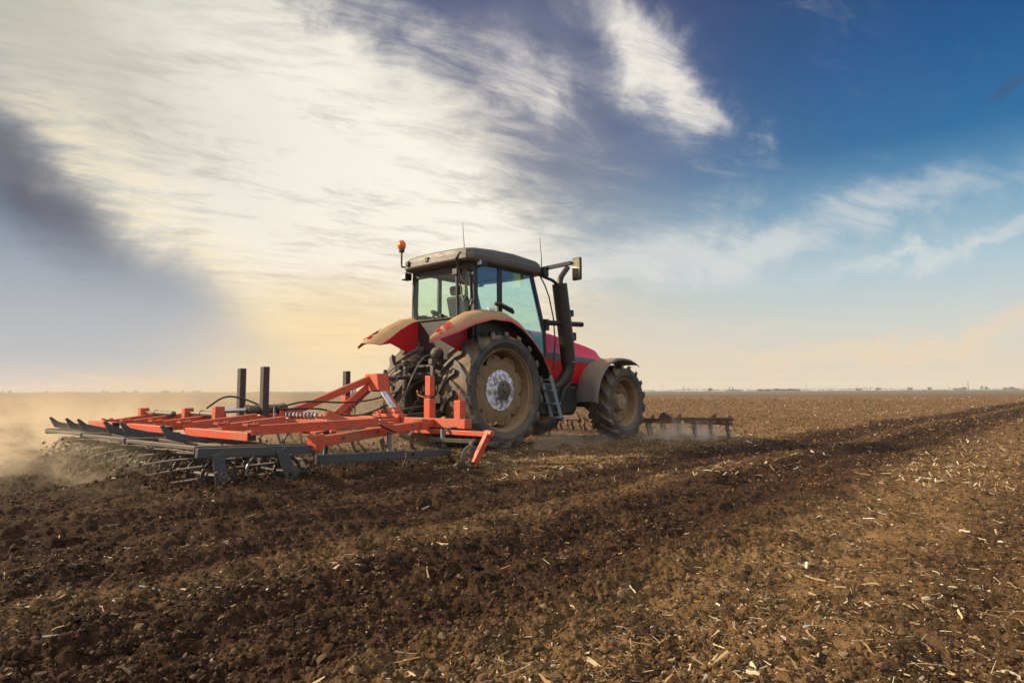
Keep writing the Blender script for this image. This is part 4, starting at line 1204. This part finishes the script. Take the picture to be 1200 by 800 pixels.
# side board, levelling board, outer disc with its arm
mb = B(); mb.bar((-3.93, -1.86, .215), (-2.75, -1.86, .185), .035, .10); mb.bar((-2.73, -1.855, .18), (-2.0, -1.855, .165), .03, .085)
for x in (-3.8, -2.95, -2.1): mb.bar((x, -1.83, .22), (x + .1, -1.7, .44), .03, .05, (1, 0, 0))
mb.build('side_board', M['grey'], cult, .004)
mb = B(); mb.bar((-3.95, -1.8, .14), (-3.95, 2.3, .14), .025, .16); mb.build('levelling_board', M['wornsteel'], cult, .004)
mb = B(); mb.bar((-1.87, -.95, .40), (-1.87, -2.42, .40), .075, .06); mb.bar((-1.855, -2.39, .43), (-2.07, -2.34, .06), .06, .085, (1, 0, 0)); mb.cyl((-1.87, -2.33, .41), (-1.87, -2.46, .41), .04, 10)
da = mb.build('disc_arm', M['orange'], cult, .006)
mb = B(); mb.lathe([(.125, 0), (.165, .02), (.168, .03), (.125, .012)], (-2.02, -2.26, .11), 24, True)
for k in range(5): mb.bar((-2.02, -2.255, .11), (-2.02 + .13 * math.cos(1.256 * k), -2.255, .11 + .13 * math.sin(1.256 * k)), .022, .012, (0, 1, 0))
mb.bar((-2.14, -1.6, .32), (-1.95, -2.22, .31), .05, .045); mb.bar((-2.14, -1.5, .19), (-2.04, -2.24, .18), .02, .015); mb.tube([(-1.92, -2.2, .32), (-2.0, -2.23, .30), (-2.05, -2.24, .2), (-2.03, -2.25, .1)], .025, 8)
mb.build('edge_disc', M['wornsteel'], da)
# spring tines in four rows
for x, ys, dx_ in ((-1.78, np.arange(-1.7, 2.3, .62), 0), (-2.5, np.arange(-1.4, 1.7, .62), .1), (-3.3, np.arange(-1.1, 1.8, .58), .2)):
    for y in ys:
        mb = B(); pts = [(x, y, .46), (x - .16, y, .44), (x - .25, y, .34), (x - .20, y, .2), (x - .06, y, .05), (x + .06, y, -.07)]
        for i in range(len(pts) - 1): mb.bar(pts[i], pts[i + 1], .045, .014, (1, 0, .3))
        mb.box((x, y, .44), (.1, .07, .05)); mb.bar((x - .04, y, .04), (x + .07, y, -.08), .07, .01, (1, 0, .6))
        mb.build('tine', M['roller'], cult)
# hanging chains at the front posts
for (x, y, z0, z1) in ((-1.76, .62, 1.02, .62), (-1.78, .52, .95, .6)):
    mb = B(); k = 0; z = z0
    while z > z1:
        mb.tube([(x + (.016 * math.cos(2 * PI * q / 8) if k % 2 else 0), y + (0 if k % 2 else .016 * math.cos(2 * PI * q / 8)), z + .03 * math.sin(2 * PI * q / 8)) for q in range(9)], .006, 5); z -= .048; k += 1
    mb.build('chain', M['wornsteel'], cult)

# ================================================================== low tool in front of the tractor
ft = empty('front_harrow', tw(5.0, 0), ROTZ)
tag(ft, 'low rust brown harrow pushed in front of the tractor, dust round its teeth', 'harrow')
def C_(): return MB((5.0, 0, 0))
mb = C_(); mb.bar((4.95, -2.62, .37), (4.95, -1.35, .35), .10, .07); mb.bar((4.95, 1.35, .35), (4.95, 2.6, .37), .10, .07); mb.bar((4.9, -1.5, .31), (4.9, 1.5, .31), .12, .10); mb.bar((5.35, -2.45, .27), (5.35, 2.45, .27), .07, .07)
for y in (-2.3, -1.6, -.6, .6, 1.6, 2.3): mb.bar((4.95, y, .31), (5.35, y, .27), .05, .06)
fb = mb.build('frame', M['fmachine'], ft, .008)
for s in (-1, 1):
    mb = C_(); mb.prism([(s * 1.0, .28), (s * 1.42, .28), (s * 1.36, .40), (s * 1.18, .50), (s * 1.1, .46)], 'x', 4.80, 4.90); mb.tube([(4.9, s * .80, .28), (4.8, s * .90, .34), (4.78, s * .95, .44)], [.06, .035, .008], 10)
    mb.build('plate', M['fmachine'], ft, .005)
mb = C_(); mb.bar((4.1, -.32, .62), (4.9, -.45, .36), .07, .1); mb.bar((4.1, .32, .62), (4.9, .45, .36), .07, .1); mb.bar((4.14, 0, .92), (4.9, 0, .58), .06, .06); mb.bar((4.9, 0, .6), (4.9, 0, .33), .1, .1)
mb.build('linkage', M['fmachine'], ft, .008)
for x, ys in ((4.95, np.arange(-2.5, 2.6, .36)), (5.35, np.arange(-2.35, 2.4, .36))):
    for y in ys:
        mb = C_(); mb.bar((x, y, .34), (x - .03, y, .16), .05, .045, (1, 0, 0)); mb.bar((x - .03, y, .18), (x + .09, y, -.05), .045, .03, (1, 0, .4)); mb.build('tooth', M['fmachine'], ft)
for y, h, l in ((-1.42, .45, .05), (-2.15, .46, .1), (-2.5, .44, .06), (2.0, .45, .05)):
    mb = C_(); mb.bar((4.95, y, .36), (5.0, y - l, h), .05, .06, (1, 0, 0)); mb.build('bracket', M['fmachine'], ft, .005)


# ================================================================== the far edge of the plain
def far_at(px, D):                                # a picture column and a distance -> point on the ground, and metres per pixel there
    x = (px - 600) / F_PX * D
    return Vector((x, D, float(ground_z(x, D)[0]))), D / F_PX
def leaf_mat(name, c0, c1):
    m, t, b = material(name)
    k = t.island()
    c = t.mix(k, c0, c1); t.l.new(c.s, b.inputs['Base Color']); b.inputs['Roughness'].default_value = .9
    b.inputs['Specular IOR Level'].default_value = .1
    return m
M['leaf'] = leaf_mat('far_leaves', (.085, .085, .065), (.15, .14, .11))
M['leaf2'] = leaf_mat('far_green_leaves', (.05, .065, .035), (.085, .095, .05))
M['twig'] = leaf_mat('far_twigs', (.09, .075, .06), (.15, .12, .10))
M['bark'] = leaf_mat('far_bark', (.07, .055, .045), (.09, .07, .055))
M['wallfar'] = leaf_mat('far_wall', (.25, .27, .31), (.27, .29, .33))
M['wallwhite'] = leaf_mat('far_white_wall', (.62, .60, .57), (.66, .64, .6))
M['mast'] = leaf_mat('far_mast', (.16, .15, .15), (.18, .17, .17))
frng = random.Random(11)
def crown(mb, c, rx, rz, n, size):
    for k in range(n):
        while True:
            p = Vector((frng.uniform(-1, 1), frng.uniform(-1, 1), frng.uniform(-1, 1)))
            if p.length < 1 and frng.random() < .35 + p.length: break
        lump = 1 + .3 * math.sin(p.x * 5 + c[0]) * math.cos(p.z * 4 + c[0])
        q = Vector((c[0] + p.x * rx * lump, c[1] + p.y * rx, c[2] + p.z * rz * lump))
        a = Vector((frng.uniform(-1, 1), frng.uniform(-1, 1), frng.uniform(-1, 1))).normalized(); b = a.orthogonal().normalized()
        s = size * frng.uniform(.6, 1.5)
        mb.add([q + a * s, q - a * s * .6 + b * s, q - a * s * .5 - b * s * .8], [(0, 1, 2)])
def far_tree(px, top, wpx, D, label, group=None, mat='leaf', bare=False, name='tree'):
    p, k = far_at(px, D)
    hor = HORIZON + 400 - .0033 * (px - 600)
    h = max((CAM_H + (hor - top) * k) - p.z, 2.2); rx = wpx * k / 2
    e = empty(name, p)
    tag(e, label, 'tree', group)
    mb = MB(); mb.tube([(0, 0, -.2), (.05, 0, h * .35), (0, .05, h * .75)], [h * .03, h * .022, h * .008], 6)
    for j in range(5):
        a = frng.uniform(0, 2 * PI); z = h * frng.uniform(.3, .5)
        mb.tube([(0, 0, z), (math.cos(a) * rx * .7, math.sin(a) * rx * .7, z + h * .3)], [h * .012, h * .004], 5)
    mb.build('trunk', M['bark'], e)
    mb = MB(); crown(mb, (0, 0, h * .6), rx, h * .42, 90 if bare else 260, rx * (.10 if bare else .2))
    mb.build('crown', M['twig' if bare else mat], e, smooth=False)
    return e
def far_mast(px, top, D, label, lattice=False, cat='mast', name='mast'):
    p, k = far_at(px, D); hor = HORIZON + 400 - .0033 * (px - 600)
    h = CAM_H + (hor - top) * k - p.z
    e = empty(name, p); tag(e, label, cat)
    mb = MB(); w = .30 * k * 1.0
    if lattice:
        for sx, sy in ((-1, -1), (1, -1), (1, 1), (-1, 1)): mb.tube([(sx * w * 1.6, sy * w * 1.6, -.3), (sx * w * .4, sy * w * .4, h)], w * .3, 5)
        for i in range(7):
            z0, z1 = h * i / 7, h * (i + 1) / 7; q0, q1 = w * (1.6 - 1.2 * i / 7), w * (1.6 - 1.2 * (i + 1) / 7)
            for (ax, ay, bx, by) in ((-1, -1, 1, -1), (1, -1, 1, 1), (1, 1, -1, 1), (-1, 1, -1, -1)): mb.tube([(ax * q0, ay * q0, z0), (bx * q1, by * q1, z1)], w * .16, 4)
    else: mb.tube([(0, 0, -.3), (0, 0, h * .6), (0, 0, h)], [w * .55, w * .45, w * .25], 6)
    mb.build('pole', M['mast'], e)
    mb = MB()
    if lattice:
        for z, a in ((h * .8, 2.2), (h * .92, 1.5)): mb.bar((-w * a * 1.5, 0, z), (w * a * 1.5, 0, z), w * .3, w * .3)
    else: mb.bar((-w * 1.3, 0, h * .93), (w * 1.3, 0, h * .93), w * .4, w * .4); mb.box((0, 0, h), (w * .5, w * .5, w))
    mb.build('crossarm', M['mast'], e)
far_tree(801.5, 452.6, 4.0, 900, 'bare far tree right of the front wheel, left one of a pair', 'pair of bare trees', bare=True)
far_tree(806.0, 453.0, 4.0, 905, 'bare far tree right of the front wheel, right one of a pair', 'pair of bare trees', bare=True)
for px, top, w in ((891, 457.2, 8), (899, 457.4, 8), (909.5, 455.6, 9), (917, 456.4, 8), (925, 455.4, 8), (932, 456.6, 9)):
    far_tree(px, top, w, 920 + frng.uniform(-15, 15), 'dense green tree of the grove on the horizon left of the tall mast', 'trees of the far green grove', 'leaf2')
far_tree(1005, 455.0, 7, 950, 'small spreading grey tree on the right horizon, left of the dome shaped one')
far_tree(1028, 454.3, 6, 950, 'single dome shaped tree standing out above the right horizon belt')
for px, top, w in ((1149, 451.8, 3), (1154, 452.6, 3.5), (1177, 454.0, 6), (1184, 453.2, 6), (1190, 455, 6)):
    far_tree(px, top, w, 960 + frng.uniform(-15, 15), 'far grey tree near the white building at the right edge of the horizon', 'trees round the far white building')
for px, w in ((5, 2.5), (13, 3.5), (57, 3), (122, 4), (127, 3), (146, 4), (160, 5), (194, 6), (198, 4), (215, 3), (229, 4), (234, 3.5), (1065, 6), (1088, 5), (832, 6), (1128, 6)):
    hor = HORIZON + 400 - .0033 * (px - 600)
    if px < 600: far_tree(px, hor - 4.2 - frng.uniform(0, 1.2), w, 1000 + frng.uniform(-40, 40), 'tiny hazy tree on the horizon far left beyond the cultivator', 'tiny trees on the left horizon')
    else: far_tree(px, hor - 5.2 - frng.uniform(0, .8), w, 1000, 'low hazy tree rising just above the belt on the right horizon', 'low trees on the right horizon')
far_mast(775.5, 448.6, 880, 'thin pale mast on the horizon nearest the tractor on its right')
far_mast(944, 449, 900, 'thin mast on the horizon just right of the green grove')
far_mast(1043, 452, 900, 'short pole on the horizon right of the dome shaped tree', cat='pole')
far_mast(1110, 450.5, 900, 'slender pole on the horizon beside the grey shed', cat='pole')
far_mast(1133, 446.6, 950, 'tall lattice pylon on the right horizon, highest of the masts', True, 'pylon', 'pylon')
far_mast(1198, 448.3, 900, 'pole at the extreme right of the horizon', cat='pole')
def far_building(px0, px1, top, D, mat, label, cat, towers=(), name='building'):
    p, k = far_at((px0 + px1) / 2, D); w = (px1 - px0) * k; hor = HORIZON + 400 - .0033 * (px0 - 600)
    zz = lambda t_: CAM_H + (hor - t_) * k - p.z
    h = zz(top); e = empty(name, p); tag(e, label, cat)
    mb = MB(); mb.prism([(-w / 2, -.3), (w / 2, -.3), (w / 2, h * .8), (-w / 2, h * .8)], 'y', -6, 6); mb.build('wall', mat, e, smooth=False)
    mb = MB(); mb.prism([(-w / 2 - .4, h * .805), (w / 2 + .4, h * .805), (w * .3, h), (-w * .3, h)], 'y', -6.4, 6.4); mb.build('roof', M['mast'], e, smooth=False)
    for (tx, tw_, tt) in towers:
        mb = MB(); x = (tx - (px0 + px1) / 2) * k; r = tw_ * k / 2; ht = zz(tt); mb.tube([(x, 7.5, -.3), (x, 7.5, ht * .93), (x, 7.5, ht * .93), (x, 7.5, ht)], [r, r, r, r * .3], 12)
        mb.build('silo', M['wallfar'], e)
far_building(848, 866, 456.6, 1050, M['wallfar'], 'grey grain works with two tall silos on the far horizon', 'factory', ((855.6, 1.7, 452.4), (859.8, 1.5, 452.6)), 'factory')
far_building(1112, 1123, 454.6, 1020, M['wallfar'], 'grey shed on the right horizon left of the lattice pylon', 'shed', name='shed')
far_building(1161, 1168, 456.6, 1000, M['wallwhite'], 'small white building among trees on the right horizon', 'house', name='house')
mb = MB()
for i in range(9000):
    x = frng.uniform(-1100, 1300); q = vnoise(np.array([x * .02]), np.array([3.0]), 5)[0]
    hh = (2.2 + 4.5 * q * q) * (.55 if x < 0 else 1.0)
    z0 = 3.3; c = Vector((x, 1100 + frng.uniform(-25, 25), z0 + frng.uniform(0, 1) ** .7 * hh))
    a = Vector((frng.uniform(-1, 1), frng.uniform(-1, 1), frng.uniform(-1, 1))).normalized(); b = a.orthogonal().normalized(); s = frng.uniform(.5, 1.3)
    mb.add([c + a * s, c - a * s * .6 + b * s, c - a * s * .5 - b * s * .8], [(0, 1, 2)])
o = mb.build('tree_belt', M['leaf'], None, smooth=False); tag(o, kind='stuff')

# ================================================================== dust hanging over the worked soil
def dust_cloud(c, r, dens, seed, nscale=1.3, low=.45, rz=ROTZ, col=(.85, .73, .55)):
    mb = MB(); mb.ball((0, 0, 0), 1.0, 24, 14)
    m = bpy.data.materials.new('field_dust'); m.use_nodes = True
    t = NT(m.node_tree); t.n.remove(t.n['Principled BSDF'])
    v = t.new('ShaderNodeVolumePrincipled'); v.inputs['Color'].default_value = (*col, 1); v.inputs['Anisotropy'].default_value = .35
    p = t.coord('Object'); x, y, z = t.sep(p)
    d = (x * x + y * y + z * z).m('SQRT')
    fall = d.step(1.0, .15)
    q = t.xyz(x * (r[0] * nscale) + seed, y * (r[1] * nscale), z * (r[2] * nscale * 1.5))
    n_ = t.noise(q, 1.0, 4, .6, .6)
    dn = fall * n_.step(low, .70) * dens
    t.l.new(dn.s, v.inputs['Density'])
    t.l.new(v.outputs[0], t.n['Material Output'].inputs['Volume'])
    o = mb.build('dust_cloud', m)
    o.location = tw(*c); o.scale = r; o.rotation_euler = (0, 0, rz)
    tag(o, kind='stuff')
    return o
dust_cloud((-4.2, 5.2, .1), (3.9, 3.8, 1.0), 2.1, 1.0)
dust_cloud((-5.0, 1.6, .0), (2.3, 3.7, .55), 1.8, 5.0, 2.0)
dust_cloud((-2.6, .3, .0), (1.9, 2.8, .80), 1.1, 7.0, 1.6)
dust_cloud((4.3, -1.8, .0), (2.1, 1.2,   .45), 3.6, 9.0, 2.6, col=(.92, .82, .66))
dust_cloud((1.4, -1.2, .0), (2.2, .9, .42), 2.2, 13.0, 2.2)
dust_cloud((1.0, 17.0, .2), (12.0, 14.0, 2.2), .14, 17.0, .35, .32)

# ================================================================== the air of the plain
mb = MB(); mb.box((0, 800, 12.0), (3600, 1900, 26.0))
hm = bpy.data.materials.new('haze'); hm.use_nodes = True
t = NT(hm.node_tree); t.n.remove(t.n['Principled BSDF'])
v = t.new('ShaderNodeVolumePrincipled'); v.inputs['Color'].default_value = (.92, .90, .88, 1); v.inputs['Density'].default_value = .00027
t.l.new(v.outputs[0], t.n['Material Output'].inputs['Volume'])
hz_ = mb.build('haze', hm, smooth=False); tag(hz_, kind='stuff')
